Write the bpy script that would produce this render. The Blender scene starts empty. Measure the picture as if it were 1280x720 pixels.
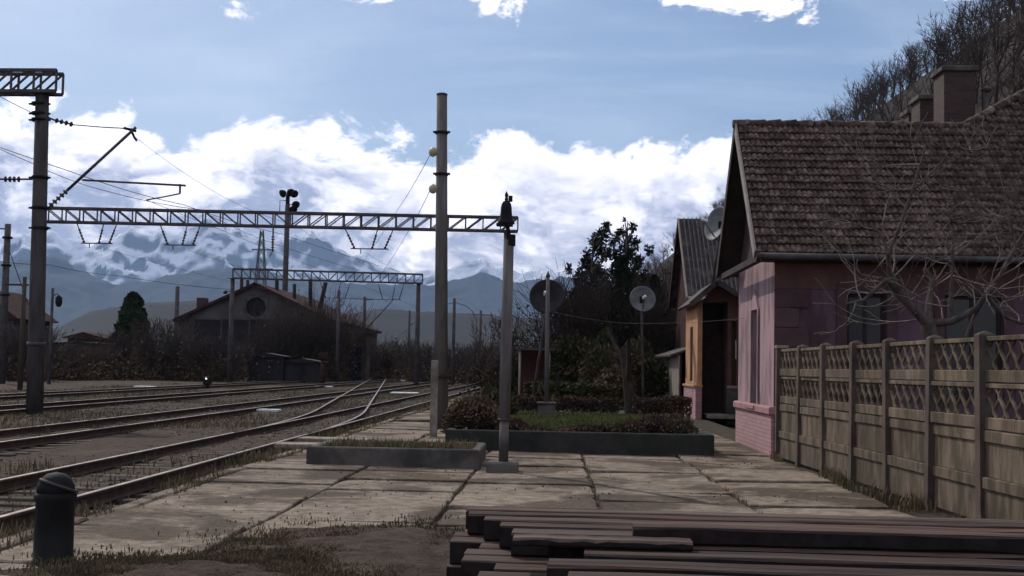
import bpy, math, random
import numpy as np
from mathutils import Vector, Matrix, Euler

scene = bpy.context.scene
COL = scene.collection
rng = np.random.default_rng(7)
random.seed(7)
R = math.radians

# ------------------------------------------------------------------ camera
# +Y runs along the tracks, X to the right, Z up; metres.
FPX, PW, PH = 1600.0, 1280.0, 720.0          # focal length in pixels of the 1280 px wide photograph
ROLL, PITCH, YAW = R(1.1), math.atan(99/1600), math.atan(51.9/1600)
EYE = Vector((0, 0, 1.5))

def cam2world(x, y, z):
    """camera space (x right, y up, z forward) -> world direction"""
    x1 = x*math.cos(ROLL) - y*math.sin(ROLL)
    y1 = x*math.sin(ROLL) + y*math.cos(ROLL)
    up = y1*math.cos(PITCH) + z*math.sin(PITCH)
    fw = z*math.cos(PITCH) - y1*math.sin(PITCH)
    return Vector((x1*math.cos(YAW) - fw*math.sin(YAW), x1*math.sin(YAW) + fw*math.cos(YAW), up))

def ray(px, py):
    return cam2world((px-PW/2)/FPX, -(py-PH/2)/FPX, 1.0)

def at(px, py, Y):
    d = ray(px, py)
    return EYE + d*(Y/d.y)

def gp(px, py, z=0.0):
    d = ray(px, py)
    return EYE + d*((z-EYE.z)/d.z)

cam_data = bpy.data.cameras.new('camera')
cam = bpy.data.objects.new('camera', cam_data)
COL.objects.link(cam)
cr, cu, cb = cam2world(1, 0, 0), cam2world(0, 1, 0), -cam2world(0, 0, 1)
M = Matrix(((cr.x, cu.x, cb.x, EYE.x), (cr.y, cu.y, cb.y, EYE.y), (cr.z, cu.z, cb.z, EYE.z), (0, 0, 0, 1)))
cam.matrix_world = M
cam_data.sensor_fit = 'HORIZONTAL'
cam_data.sensor_width = 36.0
cam_data.lens = 36.0*FPX/PW
cam_data.clip_start = 0.1
cam_data.clip_end = 80000
scene.camera = cam

# ------------------------------------------------------------------ light
SUN_AZ, SUN_EL = R(-34), R(40)               # azimuth measured from +Y towards +X
sun_dir = Vector((math.sin(SUN_AZ)*math.cos(SUN_EL), math.cos(SUN_AZ)*math.cos(SUN_EL), math.sin(SUN_EL)))
sun_data = bpy.data.lights.new('sun', 'SUN')
sun_data.energy = 5.0
sun_data.angle = R(0.6)
sun_data.color = (1.0, 0.93, 0.82)
sun = bpy.data.objects.new('sun', sun_data)
COL.objects.link(sun)
sun.rotation_euler = sun_dir.to_track_quat('Z', 'Y').to_euler()
sun.location = (-40, 60, 60)

scene.view_settings.view_transform = 'Standard'
scene.view_settings.look = 'None'
scene.view_settings.gamma = 1.0
scene.view_settings.use_curve_mapping = False
scene.view_settings.exposure = -0.74
scene.render.engine = 'CYCLES'

world = bpy.data.worlds.new('World')
scene.world = world
world.use_nodes = True

CLOUD_SHIFT = (2.7, 1.1, 0.3)
def build_world():
    nt = world.node_tree
    N, L = nt.nodes, nt.links
    N.clear()
    def nd(t, **k):
        n = N.new(t)
        for a, v in k.items():
            setattr(n, a, v)
        return n
    def val(sock, v):
        if hasattr(v, 'is_output'):
            L.new(v, sock)
        else:
            sock.default_value = v
    def m(op, a, b=0.0, c=0.0, clamp=False):
        n = nd('ShaderNodeMath', operation=op, use_clamp=clamp)
        val(n.inputs[0], a); val(n.inputs[1], b); val(n.inputs[2], c)
        return n.outputs[0]
    def vm(op, a, b):
        n = nd('ShaderNodeVectorMath', operation=op)
        val(n.inputs[0], a); val(n.inputs[1], b)
        return n.outputs[0]
    def ss(x, a, b):
        n = nd('ShaderNodeMapRange', interpolation_type='SMOOTHSTEP')
        val(n.inputs[0], x); n.inputs[1].default_value = a; n.inputs[2].default_value = b
        return n.outputs[0]
    def noise(v, sc, det=6.0, ro=0.55, dist=0.0):
        n = nd('ShaderNodeTexNoise')
        L.new(v, n.inputs['Vector'])
        n.inputs['Scale'].default_value = sc
        n.inputs['Detail'].default_value = det
        n.inputs['Roughness'].default_value = ro
        n.inputs['Distortion'].default_value = dist
        return n.outputs['Fac']
    def mix(f, a, b):
        n = nd('ShaderNodeMix', data_type='RGBA')
        val(n.inputs[0], f)
        val(n.inputs[6], a); val(n.inputs[7], b)
        return n.outputs[2]
    sky = nd('ShaderNodeTexSky', sky_type='NISHITA')
    sky.sun_disc = False
    sky.sun_elevation = SUN_EL
    sky.sun_rotation = SUN_AZ
    sky.air_density = 1.0
    sky.dust_density = 1.4
    sky.ozone_density = 1.5
    sky.altitude = 400
    tc = nd('ShaderNodeTexCoord')
    d = tc.outputs['Generated']
    sep = nd('ShaderNodeSeparateXYZ'); L.new(d, sep.inputs[0])
    z = sep.outputs[2]
    # cumulus: noise on the view direction, flattened in height
    p = vm('ADD', vm('MULTIPLY', d, (1.0, 1.0, 1.7)), CLOUD_SHIFT)
    pu = vm('ADD', p, (-0.02, 0.0, 0.045))
    big = noise(p, 3.4, 3.0, 0.5)
    def dens(q):
        a = noise(q, 14.0, 11.0, 0.64, 0.3)
        return m('ADD', m('MULTIPLY', a, 0.70), m('MULTIPLY', big, 0.50))
    n0, n1 = dens(p), dens(pu)
    # coverage by height: a bank low over the mountains, a clear belt, a broken deck above
    low = m('SUBTRACT', 1.0, ss(z, 0.09, 0.25))
    belt = m('MULTIPLY', ss(z, 0.235, 0.285), 0.42)
    cover = m('ADD', m('MULTIPLY', low, 0.425), m('MULTIPLY', belt, 0.42))
    thr = m('SUBTRACT', 0.80, cover)
    fac = ss(m('SUBTRACT', n0, thr), -0.01, 0.06)
    # thin high veil
    pv = vm('MULTIPLY', d, (1.0, 2.2, 5.0))
    veil = m('MULTIPLY', ss(noise(pv, 2.6, 5.0, 0.6, 0.6), 0.36, 0.80), 0.45)
    lit = ss(m('SUBTRACT', n0, n1), -0.075, 0.11)
    thick = ss(m('SUBTRACT', n0, thr), 0.02, 0.20)
    shade = m('MULTIPLY', m('SUBTRACT', 1.0, lit), thick)
    ccol = mix(shade, (3.3, 3.12, 3.18, 1), (0.82, 0.86, 1.14, 1))
    skyc = nd('ShaderNodeVectorMath', operation='SCALE')
    L.new(sky.outputs[0], skyc.inputs[0]); skyc.inputs[3].default_value = 0.15
    tint = vm('MULTIPLY', skyc.outputs[0], (0.92, 0.97, 1.04))
    base = mix(veil, tint, (1.5, 1.68, 2.0, 1))
    outc = mix(fac, base, ccol)
    bg = nd('ShaderNodeBackground'); L.new(outc, bg.inputs[0]); bg.inputs[1].default_value = 1.0
    o = nd('ShaderNodeOutputWorld'); L.new(bg.outputs[0], o.inputs[0])
build_world()

# ------------------------------------------------------------------ materials
def material(name, c1, c2=None, scale=6.0, rough=0.85, bump=0.0, bscale=None, metal=0.0, detail=6.0,
             c3=None, scale3=0.8, vary=0.0, spec=0.15, lo=0.35, hi=0.65, stretch=(1, 1, 1)):
    mt = bpy.data.materials.new(name)
    mt.use_nodes = True
    nt = mt.node_tree
    b = nt.nodes['Principled BSDF']
    b.inputs['Roughness'].default_value = rough
    b.inputs['Metallic'].default_value = metal
    b.inputs['Specular IOR Level'].default_value = spec
    L = nt.links
    tc = nt.nodes.new('ShaderNodeTexCoord')
    oi = nt.nodes.new('ShaderNodeObjectInfo')
    mp = nt.nodes.new('ShaderNodeMapping')
    mp.inputs['Scale'].default_value = stretch
    L.new(tc.outputs['Object'], mp.inputs['Vector'])
    ad = nt.nodes.new('ShaderNodeVectorMath'); ad.operation = 'ADD'
    sc = nt.nodes.new('ShaderNodeVectorMath'); sc.operation = 'SCALE'
    sc.inputs[0].default_value = (37.0, 91.0, 53.0)
    L.new(oi.outputs['Random'], sc.inputs[3])
    L.new(mp.outputs[0], ad.inputs[0]); L.new(sc.outputs[0], ad.inputs[1])
    vec = ad.outputs[0]
    def noise(s, dd=detail, ro=0.6):
        n = nt.nodes.new('ShaderNodeTexNoise')
        n.inputs['Scale'].default_value = s; n.inputs['Detail'].default_value = dd
        n.inputs['Roughness'].default_value = ro
        L.new(vec, n.inputs['Vector'])
        return n.outputs['Fac']
    def ramp(f, a, bb):
        n = nt.nodes.new('ShaderNodeMapRange'); n.interpolation_type = 'SMOOTHSTEP'
        L.new(f, n.inputs[0]); n.inputs[1].default_value = a; n.inputs[2].default_value = bb
        return n.outputs[0]
    def mix(f, a, bb):
        n = nt.nodes.new('ShaderNodeMix'); n.data_type = 'RGBA'
        if hasattr(f, 'is_output'): L.new(f, n.inputs[0])
        else: n.inputs[0].default_value = f
        for s, v in ((n.inputs[6], a), (n.inputs[7], bb)):
            if hasattr(v, 'is_output'): L.new(v, s)
            else: s.default_value = (*v, 1.0)
        return n.outputs[2]
    c2 = c2 or tuple(x*0.75 for x in c1)
    col = mix(ramp(noise(scale), lo, hi), c1, c2)
    if c3:
        col = mix(ramp(noise(scale3, 4.0), 0.47, 0.66), col, c3)
    if vary:
        h = nt.nodes.new('ShaderNodeHueSaturation')
        mr = nt.nodes.new('ShaderNodeMapRange')
        L.new(oi.outputs['Random'], mr.inputs[0])
        mr.inputs[3].default_value = 1-vary; mr.inputs[4].default_value = 1+vary
        L.new(mr.outputs[0], h.inputs['Value']); L.new(col, h.inputs['Color'])
        col = h.outputs[0]
    L.new(col, b.inputs['Base Color'])
    if bump:
        bp = nt.nodes.new('ShaderNodeBump')
        bp.inputs['Strength'].default_value = 1.0
        bp.inputs['Distance'].default_value = bump
        L.new(noise(bscale or scale*4, 5.0), bp.inputs['Height'])
        L.new(bp.outputs[0], b.inputs['Normal'])
    return mt

def brick_material(name, c1, c2, mortar, bw=0.24, bh=0.075, axis='YZ'):
    mt = bpy.data.materials.new(name)
    mt.use_nodes = True
    nt = mt.node_tree; L = nt.links
    b = nt.nodes['Principled BSDF']; b.inputs['Roughness'].default_value = 0.9
    tc = nt.nodes.new('ShaderNodeTexCoord')
    sep = nt.nodes.new('ShaderNodeSeparateXYZ'); L.new(tc.outputs['Object'], sep.inputs[0])
    cmb = nt.nodes.new('ShaderNodeCombineXYZ')
    if axis == 'YZ':
        L.new(sep.outputs[1], cmb.inputs[0])
    elif axis == 'XZ':
        L.new(sep.outputs[0], cmb.inputs[0])
    else:
        a = nt.nodes.new('ShaderNodeMath'); a.operation = 'ADD'
        L.new(sep.outputs[0], a.inputs[0]); L.new(sep.outputs[1], a.inputs[1]); L.new(a.outputs[0], cmb.inputs[0])
    L.new(sep.outputs[2], cmb.inputs[1])
    br = nt.nodes.new('ShaderNodeTexBrick')
    L.new(cmb.outputs[0], br.inputs['Vector'])
    br.inputs['Color1'].default_value = (*c1, 1); br.inputs['Color2'].default_value = (*c2, 1)
    br.inputs['Mortar'].default_value = (*mortar, 1)
    br.inputs['Scale'].default_value = 1.0
    br.inputs['Mortar Size'].default_value = 0.008
    br.inputs['Brick Width'].default_value = bw
    br.inputs['Row Height'].default_value = bh
    L.new(br.outputs['Color'], b.inputs['Base Color'])
    bp = nt.nodes.new('ShaderNodeBump'); bp.inputs['Distance'].default_value = -0.008
    L.new(br.outputs['Fac'], bp.inputs['Height']); L.new(bp.outputs[0], b.inputs['Normal'])
    return mt

MT = {}
MT['ground'] = material('ground_soil', (0.066, 0.05, 0.038), (0.036, 0.028, 0.022), 1.6, 0.95, 0.05, 9.0,
                        c3=(0.085, 0.068, 0.045), scale3=0.22, detail=10, spec=0.08)
MT['field'] = material('far_field', (0.014, 0.014, 0.015), (0.008, 0.008, 0.009), 0.004, 0.95, c3=(0.011, 0.012, 0.011), scale3=0.0015)
MT['gravel'] = material('gravel_stone', (0.20, 0.172, 0.15), (0.06, 0.05, 0.043), 11.0, 0.95)
MT['concrete'] = material('concrete_old', (0.29, 0.245, 0.20), (0.185, 0.152, 0.122), 3.4, 0.92, 0.010, 22,
                          c3=(0.085, 0.07, 0.055), scale3=1.1, vary=0.16, detail=10)
MT['concrete_dark'] = material('concrete_weathered', (0.125, 0.108, 0.094), (0.065, 0.056, 0.05), 1.8, 0.92, 0.006, 24,
                               c3=(0.05, 0.05, 0.046), scale3=0.9)
MT['kerb'] = material('kerb_mossy', (0.05, 0.047, 0.042), (0.024, 0.025, 0.021), 1.8, 0.95, 0.008, 24, c3=(0.03, 0.034, 0.024), scale3=0.9)
MT['bark_dark'] = material('bark_dark', (0.06, 0.045, 0.038), (0.035, 0.027, 0.023), 6.0, 0.95, 0.01, 20, spec=0.08)
MT['pole'] = material('pole_concrete', (0.165, 0.148, 0.138), (0.10, 0.09, 0.085), 2.0, 0.9, 0.004, 26, c3=(0.10, 0.085, 0.08), scale3=0.7,
                      stretch=(3, 3, 0.5), vary=0.1)
MT['pole_brown'] = material('pole_brown', (0.075, 0.066, 0.064), (0.046, 0.041, 0.04), 2.0, 0.92, 0.004, 26, stretch=(3, 3, 0.5))
MT['pole_dark'] = material('pole_dark', (0.10, 0.09, 0.09), (0.06, 0.055, 0.055), 2.0, 0.9)
MT['wood_pole'] = material('wood_pole', (0.08, 0.06, 0.05), (0.045, 0.035, 0.03), 3.0, 0.9, stretch=(6, 6, 0.6))
MT['steel'] = material('steel_galvanised', (0.11, 0.10, 0.10), (0.065, 0.055, 0.055), 3.0, 0.6, metal=0.4)
MT['black'] = material('black_iron', (0.018, 0.017, 0.017), (0.010, 0.010, 0.010), 4.0, 0.75, 0.003, 30)
MT['wire'] = material('wire_metal', (0.05, 0.045, 0.045), (0.03, 0.03, 0.03), 4.0, 0.6, metal=0.5)
MT['insul'] = material('insulator_brown', (0.07, 0.04, 0.03), (0.05, 0.03, 0.025), 6.0, 0.3)
MT['cream'] = material('cream_porcelain', (0.55, 0.48, 0.36), (0.4, 0.34, 0.25), 6.0, 0.4)
MT['rail_top'] = material('rail_steel', (0.24, 0.195, 0.165), (0.13, 0.095, 0.078), 3.0, 0.46, metal=0.75)
MT['rail_web'] = material('rail_rust', (0.075, 0.045, 0.032), (0.045, 0.03, 0.024), 5.0, 0.9)
MT['sleeper'] = material('sleeper_wood', (0.085, 0.07, 0.058), (0.045, 0.036, 0.03), 4.0, 0.92, 0.006, 30, vary=0.25)
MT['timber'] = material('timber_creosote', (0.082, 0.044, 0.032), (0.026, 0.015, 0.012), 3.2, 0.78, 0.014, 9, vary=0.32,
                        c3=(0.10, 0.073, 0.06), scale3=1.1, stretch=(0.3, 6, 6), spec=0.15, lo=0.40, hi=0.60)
MT['timber_side_shade'] = material('timber_creosote_shaded', (0.026, 0.02, 0.018), (0.014, 0.011, 0.010), 9.0, 0.9)  # creosoted sides and ends, darkened further with their shade in the colour
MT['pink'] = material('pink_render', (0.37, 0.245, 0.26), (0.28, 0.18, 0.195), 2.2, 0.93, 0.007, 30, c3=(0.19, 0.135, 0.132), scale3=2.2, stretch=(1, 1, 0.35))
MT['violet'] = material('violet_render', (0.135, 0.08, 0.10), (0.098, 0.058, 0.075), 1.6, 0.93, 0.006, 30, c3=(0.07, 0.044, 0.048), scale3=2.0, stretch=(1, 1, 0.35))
MT['russet'] = material('russet_band', (0.13, 0.066, 0.056), (0.09, 0.047, 0.042), 2.0, 0.93, 0.004, 40)
MT['quoin'] = material('quoin_brown', (0.10, 0.055, 0.06), (0.075, 0.042, 0.045), 3.0, 0.93, 0.005, 40, vary=0.15)
MT['orange'] = material('orange_render', (0.48, 0.26, 0.14), (0.38, 0.20, 0.105), 1.5, 0.93, 0.004, 40, c3=(0.30, 0.175, 0.11), scale3=0.9)
MT['sillc'] = material('sill_plaster', (0.36, 0.20, 0.20), (0.28, 0.16, 0.16), 3.0, 0.9, 0.004, 40)
MT['brick'] = brick_material('plinth_brick', (0.40, 0.22, 0.22), (0.33, 0.175, 0.18), (0.20, 0.14, 0.14))
MT['chim'] = brick_material('chimney_brick', (0.075, 0.038, 0.031), (0.045, 0.026, 0.022), (0.05, 0.042, 0.038), axis='ALL')
MT['tile'] = material('roof_tile', (0.10, 0.064, 0.05), (0.042, 0.027, 0.022), 9.0, 0.85, 0.003, 50, vary=0.34, c3=(0.165, 0.132, 0.105), scale3=7.0)
MT['roofboard'] = material('roof_boarding', (0.05, 0.038, 0.034), (0.035, 0.027, 0.025), 3.0, 0.95)
MT['verge'] = material('verge_metal', (0.30, 0.25, 0.22), (0.2, 0.17, 0.15), 3.0, 0.7)
MT['darkwood'] = material('dark_wood', (0.05, 0.032, 0.028), (0.03, 0.02, 0.018), 4.0, 0.7)
MT['redroof'] = material('red_brown_metal', (0.06, 0.03, 0.027), (0.038, 0.02, 0.019), 2.0, 0.95, spec=0.05)
MT['ribroof'] = material('ribbed_roof', (0.055, 0.045, 0.044), (0.034, 0.028, 0.028), 3.0, 0.8, c3=(0.09, 0.076, 0.07), scale3=2.0)
MT['ribtop'] = material('roof_rib_metal', (0.13, 0.112, 0.105), (0.075, 0.064, 0.06), 4.0, 0.8)
MT['curtain'] = material('net_curtain', (0.04, 0.042, 0.04), (0.025, 0.025, 0.025), 8.0, 0.9)
MT['fence'] = material('fence_concrete', (0.18, 0.136, 0.097), (0.095, 0.07, 0.05), 2.6, 0.94, 0.010, 26, c3=(0.07, 0.058, 0.038), scale3=1.5,
                       vary=0.16, stretch=(2, 2, 0.6))
MT['fpost'] = material('fence_post_concrete', (0.125, 0.088, 0.07), (0.075, 0.053, 0.044), 2.5, 0.94, 0.006, 30, c3=(0.10, 0.085, 0.07), scale3=1.3, vary=0.1)
MT['bark'] = material('bark_grey', (0.11, 0.086, 0.075), (0.055, 0.042, 0.037), 8.0, 0.95, 0.006, 30, stretch=(1, 1, 0.4), spec=0.08)
MT['bark_pale'] = material('bark_pale', (0.24, 0.20, 0.17), (0.07, 0.055, 0.048), 3.0, 0.9, 0.004, 30)
MT['twig'] = material('wood_twigs', (0.09, 0.07, 0.062), (0.05, 0.04, 0.036), 0.08, 0.95, spec=0.08)
MT['needle'] = material('needles_dark', (0.035, 0.045, 0.025), (0.02, 0.028, 0.016), 1.2, 0.9, spec=0.08)
MT['conifer'] = material('conifer_green', (0.04, 0.058, 0.028), (0.024, 0.034, 0.018), 0.9, 0.9, spec=0.08)
MT['ivy'] = material('ivy_leaf', (0.055, 0.062, 0.028), (0.03, 0.032, 0.017), 0.8, 0.8, c3=(0.085, 0.06, 0.035), scale3=0.5, spec=0.08)
MT['thuja'] = material('thuja_dark', (0.022, 0.032, 0.02), (0.014, 0.02, 0.012), 1.0, 0.9, spec=0.08)
MT['dryshrub'] = material('dry_shrub', (0.125, 0.085, 0.055), (0.075, 0.06, 0.035), 2.5, 0.9, c3=(0.075, 0.045, 0.035), scale3=1.0, spec=0.08)
MT['redhedge'] = material('red_hedge', (0.085, 0.054, 0.04), (0.05, 0.036, 0.026), 2.5, 0.9, spec=0.08)
MT['thicket_leaf'] = material('thicket_leaf', (0.05, 0.04, 0.028), (0.027, 0.023, 0.017), 0.9, 0.9, c3=(0.03, 0.035, 0.018), scale3=0.6, spec=0.05)
MT['grass'] = material('grass_green', (0.10, 0.125, 0.04), (0.07, 0.09, 0.03), 1.5, 0.8, c3=(0.15, 0.14, 0.06), scale3=0.9, spec=0.08)
MT['drygrass'] = material('grass_dry', (0.19, 0.145, 0.085), (0.105, 0.08, 0.045), 1.2, 0.9, c3=(0.095, 0.09, 0.04), scale3=0.5, spec=0.08)
MT['turf'] = material('turf_dry', (0.16, 0.12, 0.072), (0.085, 0.065, 0.04), 1.8, 0.9, c3=(0.07, 0.062, 0.032), scale3=0.8, spec=0.05)
MT['soil'] = material('bed_soil', (0.055, 0.042, 0.03), (0.035, 0.027, 0.02), 4.0, 0.95, 0.02, 14)
MT['hill'] = material('hill_litter', (0.036, 0.028, 0.024), (0.022, 0.018, 0.016), 0.05, 0.95, spec=0.08)
MT['dish_grey'] = material('dish_grey', (0.17, 0.17, 0.175), (0.12, 0.12, 0.124), 3.0, 0.6)
MT['dish_dark'] = material('dish_dark', (0.035, 0.032, 0.034), (0.022, 0.02, 0.022), 3.0, 0.7)
MT['white'] = material('white_paint', (0.78, 0.78, 0.76), (0.62, 0.61, 0.58), 4.0, 0.6)
MT['greywall'] = material('grey_render', (0.135, 0.118, 0.115), (0.08, 0.07, 0.068), 0.5, 0.95, c3=(0.06, 0.05, 0.047), scale3=0.3)
MT['brownwall'] = material('brown_wall', (0.10, 0.068, 0.058), (0.06, 0.043, 0.038), 0.7, 0.95)
MT['blue'] = material('blue_paint', (0.014, 0.02, 0.045), (0.01, 0.014, 0.03), 2.0, 0.6)
MT['darkshed'] = material('dark_shed', (0.035, 0.03, 0.032), (0.022, 0.02, 0.02), 1.0, 0.85)
MT['red'] = material('red_paint', (0.075, 0.025, 0.022), (0.045, 0.018, 0.017), 2.0, 0.7)
MT['board'] = material('grey_board', (0.34, 0.30, 0.25), (0.22, 0.19, 0.16), 3.0, 0.9, 0.003, 30, stretch=(5, 5, 0.5), vary=0.22)

def worn_ground(name, base, base2, stain, stain2, cover, peb, bump):
    mt = bpy.data.materials.new(name); mt.use_nodes = True
    nt = mt.node_tree; L = nt.links
    b = nt.nodes['Principled BSDF']; b.inputs['Roughness'].default_value = 0.94; b.inputs['Specular IOR Level'].default_value = 0.12
    g = nt.nodes.new('ShaderNodeNewGeometry'); oi = nt.nodes.new('ShaderNodeObjectInfo')
    pos = g.outputs['Position']
    def noise(sc, det=8.0, ro=0.65, dist=0.0):
        n = nt.nodes.new('ShaderNodeTexNoise'); L.new(pos, n.inputs['Vector'])
        n.inputs['Scale'].default_value = sc; n.inputs['Detail'].default_value = det; n.inputs['Roughness'].default_value = ro; n.inputs['Distortion'].default_value = dist
        return n.outputs['Fac']
    def rng_(f, a, c):
        n = nt.nodes.new('ShaderNodeMapRange'); n.interpolation_type = 'SMOOTHSTEP'
        L.new(f, n.inputs[0]); n.inputs[1].default_value = a; n.inputs[2].default_value = c
        return n.outputs[0]
    def mix(f, a, c):
        n = nt.nodes.new('ShaderNodeMix'); n.data_type = 'RGBA'; L.new(f, n.inputs[0])
        for sck, v in ((n.inputs[6], a), (n.inputs[7], c)):
            if hasattr(v, 'is_output'): L.new(v, sck)
            else: sck.default_value = (*v, 1)
        return n.outputs[2]
    col = mix(rng_(noise(5.0), 0.38, 0.62), base, base2)
    v = nt.nodes.new('ShaderNodeTexVoronoi'); L.new(pos, v.inputs['Vector']); v.inputs['Scale'].default_value = 34.0
    pb = rng_(v.outputs['Distance'], 0.34, 0.22)
    soil = mix(rng_(noise(9.0), 0.35, 0.65), stain, stain2)
    soil = mix(pb, soil, peb)
    f = rng_(noise(0.55, 10.0, 0.68, 0.4), cover, cover+0.10)
    col = mix(f, col, soil)
    h = nt.nodes.new('ShaderNodeHueSaturation'); mr = nt.nodes.new('ShaderNodeMapRange')
    L.new(oi.outputs['Random'], mr.inputs[0]); mr.inputs[3].default_value = 0.84; mr.inputs[4].default_value = 1.12
    L.new(mr.outputs[0], h.inputs['Value']); L.new(col, h.inputs['Color']); L.new(h.outputs[0], b.inputs['Base Color'])
    ad = nt.nodes.new('ShaderNodeMath'); ad.operation = 'ADD'; L.new(noise(24.0, 6.0), ad.inputs[0]); L.new(pb, ad.inputs[1])
    bp = nt.nodes.new('ShaderNodeBump'); bp.inputs['Distance'].default_value = bump
    L.new(ad.outputs[0], bp.inputs['Height']); L.new(bp.outputs[0], b.inputs['Normal'])
    return mt
MT['paving'] = worn_ground('paving_worn', (0.27, 0.22, 0.17), (0.16, 0.126, 0.095), (0.105, 0.077, 0.055), (0.06, 0.045, 0.034), 0.46, (0.13, 0.098, 0.076), 0.012)
MT['ground'] = worn_ground('ground_worn', (0.076, 0.05, 0.034), (0.036, 0.025, 0.018), (0.10, 0.073, 0.047), (0.055, 0.04, 0.027), 0.53, (0.125, 0.098, 0.078), 0.03)

def glass_mat():
    mt = bpy.data.materials.new('window_glass'); mt.use_nodes = True
    b = mt.node_tree.nodes['Principled BSDF']
    b.inputs['Base Color'].default_value = (0.01, 0.011, 0.013, 1)
    b.inputs['Roughness'].default_value = 0.12
    b.inputs['Specular IOR Level'].default_value = 0.3
    return mt
MT['glass'] = glass_mat()

def lamp_mat():
    mt = bpy.data.materials.new('signal_lens'); mt.use_nodes = True
    b = mt.node_tree.nodes['Principled BSDF']
    b.inputs['Base Color'].default_value = (0.9, 0.9, 0.88, 1)
    b.inputs['Emission Color'].default_value = (1, 0.97, 0.9, 1)
    b.inputs['Emission Strength'].default_value = 2.5
    return mt
MT['lens'] = lamp_mat()

def mountain_mat(name, rock, rock2, snow_lo, snow_hi):
    mt = bpy.data.materials.new(name); mt.use_nodes = True
    nt = mt.node_tree; L = nt.links
    b = nt.nodes['Principled BSDF']; b.inputs['Roughness'].default_value = 0.95
    b.inputs['Specular IOR Level'].default_value = 0.1
    g = nt.nodes.new('ShaderNodeNewGeometry')
    sp = nt.nodes.new('ShaderNodeSeparateXYZ'); L.new(g.outputs['Position'], sp.inputs[0])
    n = nt.nodes.new('ShaderNodeTexNoise'); n.inputs['Scale'].default_value = 0.0022; n.inputs['Detail'].default_value = 9
    n.inputs['Roughness'].default_value = 0.62
    L.new(g.outputs['Position'], n.inputs['Vector'])
    n2 = nt.nodes.new('ShaderNodeTexNoise'); n2.inputs['Scale'].default_value = 0.004; n2.inputs['Detail'].default_value = 8
    L.new(g.outputs['Position'], n2.inputs['Vector'])
    a = nt.nodes.new('ShaderNodeMath'); a.operation = 'MULTIPLY_ADD'
    L.new(n.outputs['Fac'], a.inputs[0]); a.inputs[1].default_value = 1150.0; L.new(sp.outputs[2], a.inputs[2])
    mr = nt.nodes.new('ShaderNodeMapRange'); mr.interpolation_type = 'SMOOTHSTEP'
    L.new(a.outputs[0], mr.inputs[0]); mr.inputs[1].default_value = snow_lo; mr.inputs[2].default_value = snow_hi
    mx = nt.nodes.new('ShaderNodeMix'); mx.data_type = 'RGBA'
    L.new(n2.outputs['Fac'], mx.inputs[0]); mx.inputs[6].default_value = (*rock, 1); mx.inputs[7].default_value = (*rock2, 1)
    m2 = nt.nodes.new('ShaderNodeMix'); m2.data_type = 'RGBA'
    sn = nt.nodes.new('ShaderNodeSeparateXYZ'); L.new(g.outputs['Normal'], sn.inputs[0])
    st_ = nt.nodes.new('ShaderNodeMapRange'); st_.interpolation_type = 'SMOOTHSTEP'; L.new(sn.outputs[2], st_.inputs[0])
    st_.inputs[1].default_value = 0.50; st_.inputs[2].default_value = 0.72
    mu = nt.nodes.new('ShaderNodeMath'); mu.operation = 'MULTIPLY'; L.new(mr.outputs[0], mu.inputs[0]); L.new(st_.outputs[0], mu.inputs[1])
    L.new(mu.outputs[0], m2.inputs[0]); L.new(mx.outputs[2], m2.inputs[6]); m2.inputs[7].default_value = (0.85, 0.86, 0.9, 1)
    L.new(m2.outputs[2], b.inputs['Base Color'])
    return mt
MT['snow'] = mountain_mat('snow_mountain', (0.06, 0.065, 0.075), (0.12, 0.12, 0.125), 1160, 1360)
MT['foothill'] = mountain_mat('forest_mountain', (0.025, 0.032, 0.04), (0.045, 0.05, 0.052), 9000, 9900)

# ------------------------------------------------------------------ builders
def wloc(o):
    v = Vector((0, 0, 0))
    while o is not None:
        v += o.location
        o = o.parent
    return v

def link(o, parent=None):
    COL.objects.link(o)
    if parent is not None:
        o.parent = parent
    return o

def tag(o, label=None, cat=None, group=None, kind=None):
    if label: o['label'] = label
    if cat: o['category'] = cat
    if cat and not kind: kind = 'thing'
    if group: o['group'] = group
    if kind: o['kind'] = kind
    return o

def thing(name, label, cat, loc=(0, 0, 0), group=None):
    o = bpy.data.objects.new(name, None)
    o.empty_display_size = 0.2
    o.location = loc
    COL.objects.link(o)
    return tag(o, label, cat, group)

def np_mesh(name, V, F, mat, smooth=False):
    V = np.asarray(V, dtype=np.float32); F = np.asarray(F, dtype=np.int32)
    me = bpy.data.meshes.new(name)
    k = F.shape[1]
    me.vertices.add(len(V)); me.vertices.foreach_set('co', V.ravel())
    me.loops.add(F.size); me.loops.foreach_set('vertex_index', F.ravel())
    me.polygons.add(len(F))
    me.polygons.foreach_set('loop_start', np.arange(0, F.size, k, dtype=np.int32))
    me.polygons.foreach_set('loop_total', np.full(len(F), k, dtype=np.int32))
    if smooth:
        me.polygons.foreach_set('use_smooth', np.ones(len(F), dtype=bool))
    me.update(calc_edges=True)
    me.materials.append(mat)
    return me

def np_obj(name, V, F, mat, parent=None, smooth=False):
    V = np.asarray(V, dtype=np.float32)
    if parent is not None:
        V = V - np.array(wloc(parent), dtype=np.float32)
    return link(bpy.data.objects.new(name, np_mesh(name, V, F, mat, smooth)), parent)

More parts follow.
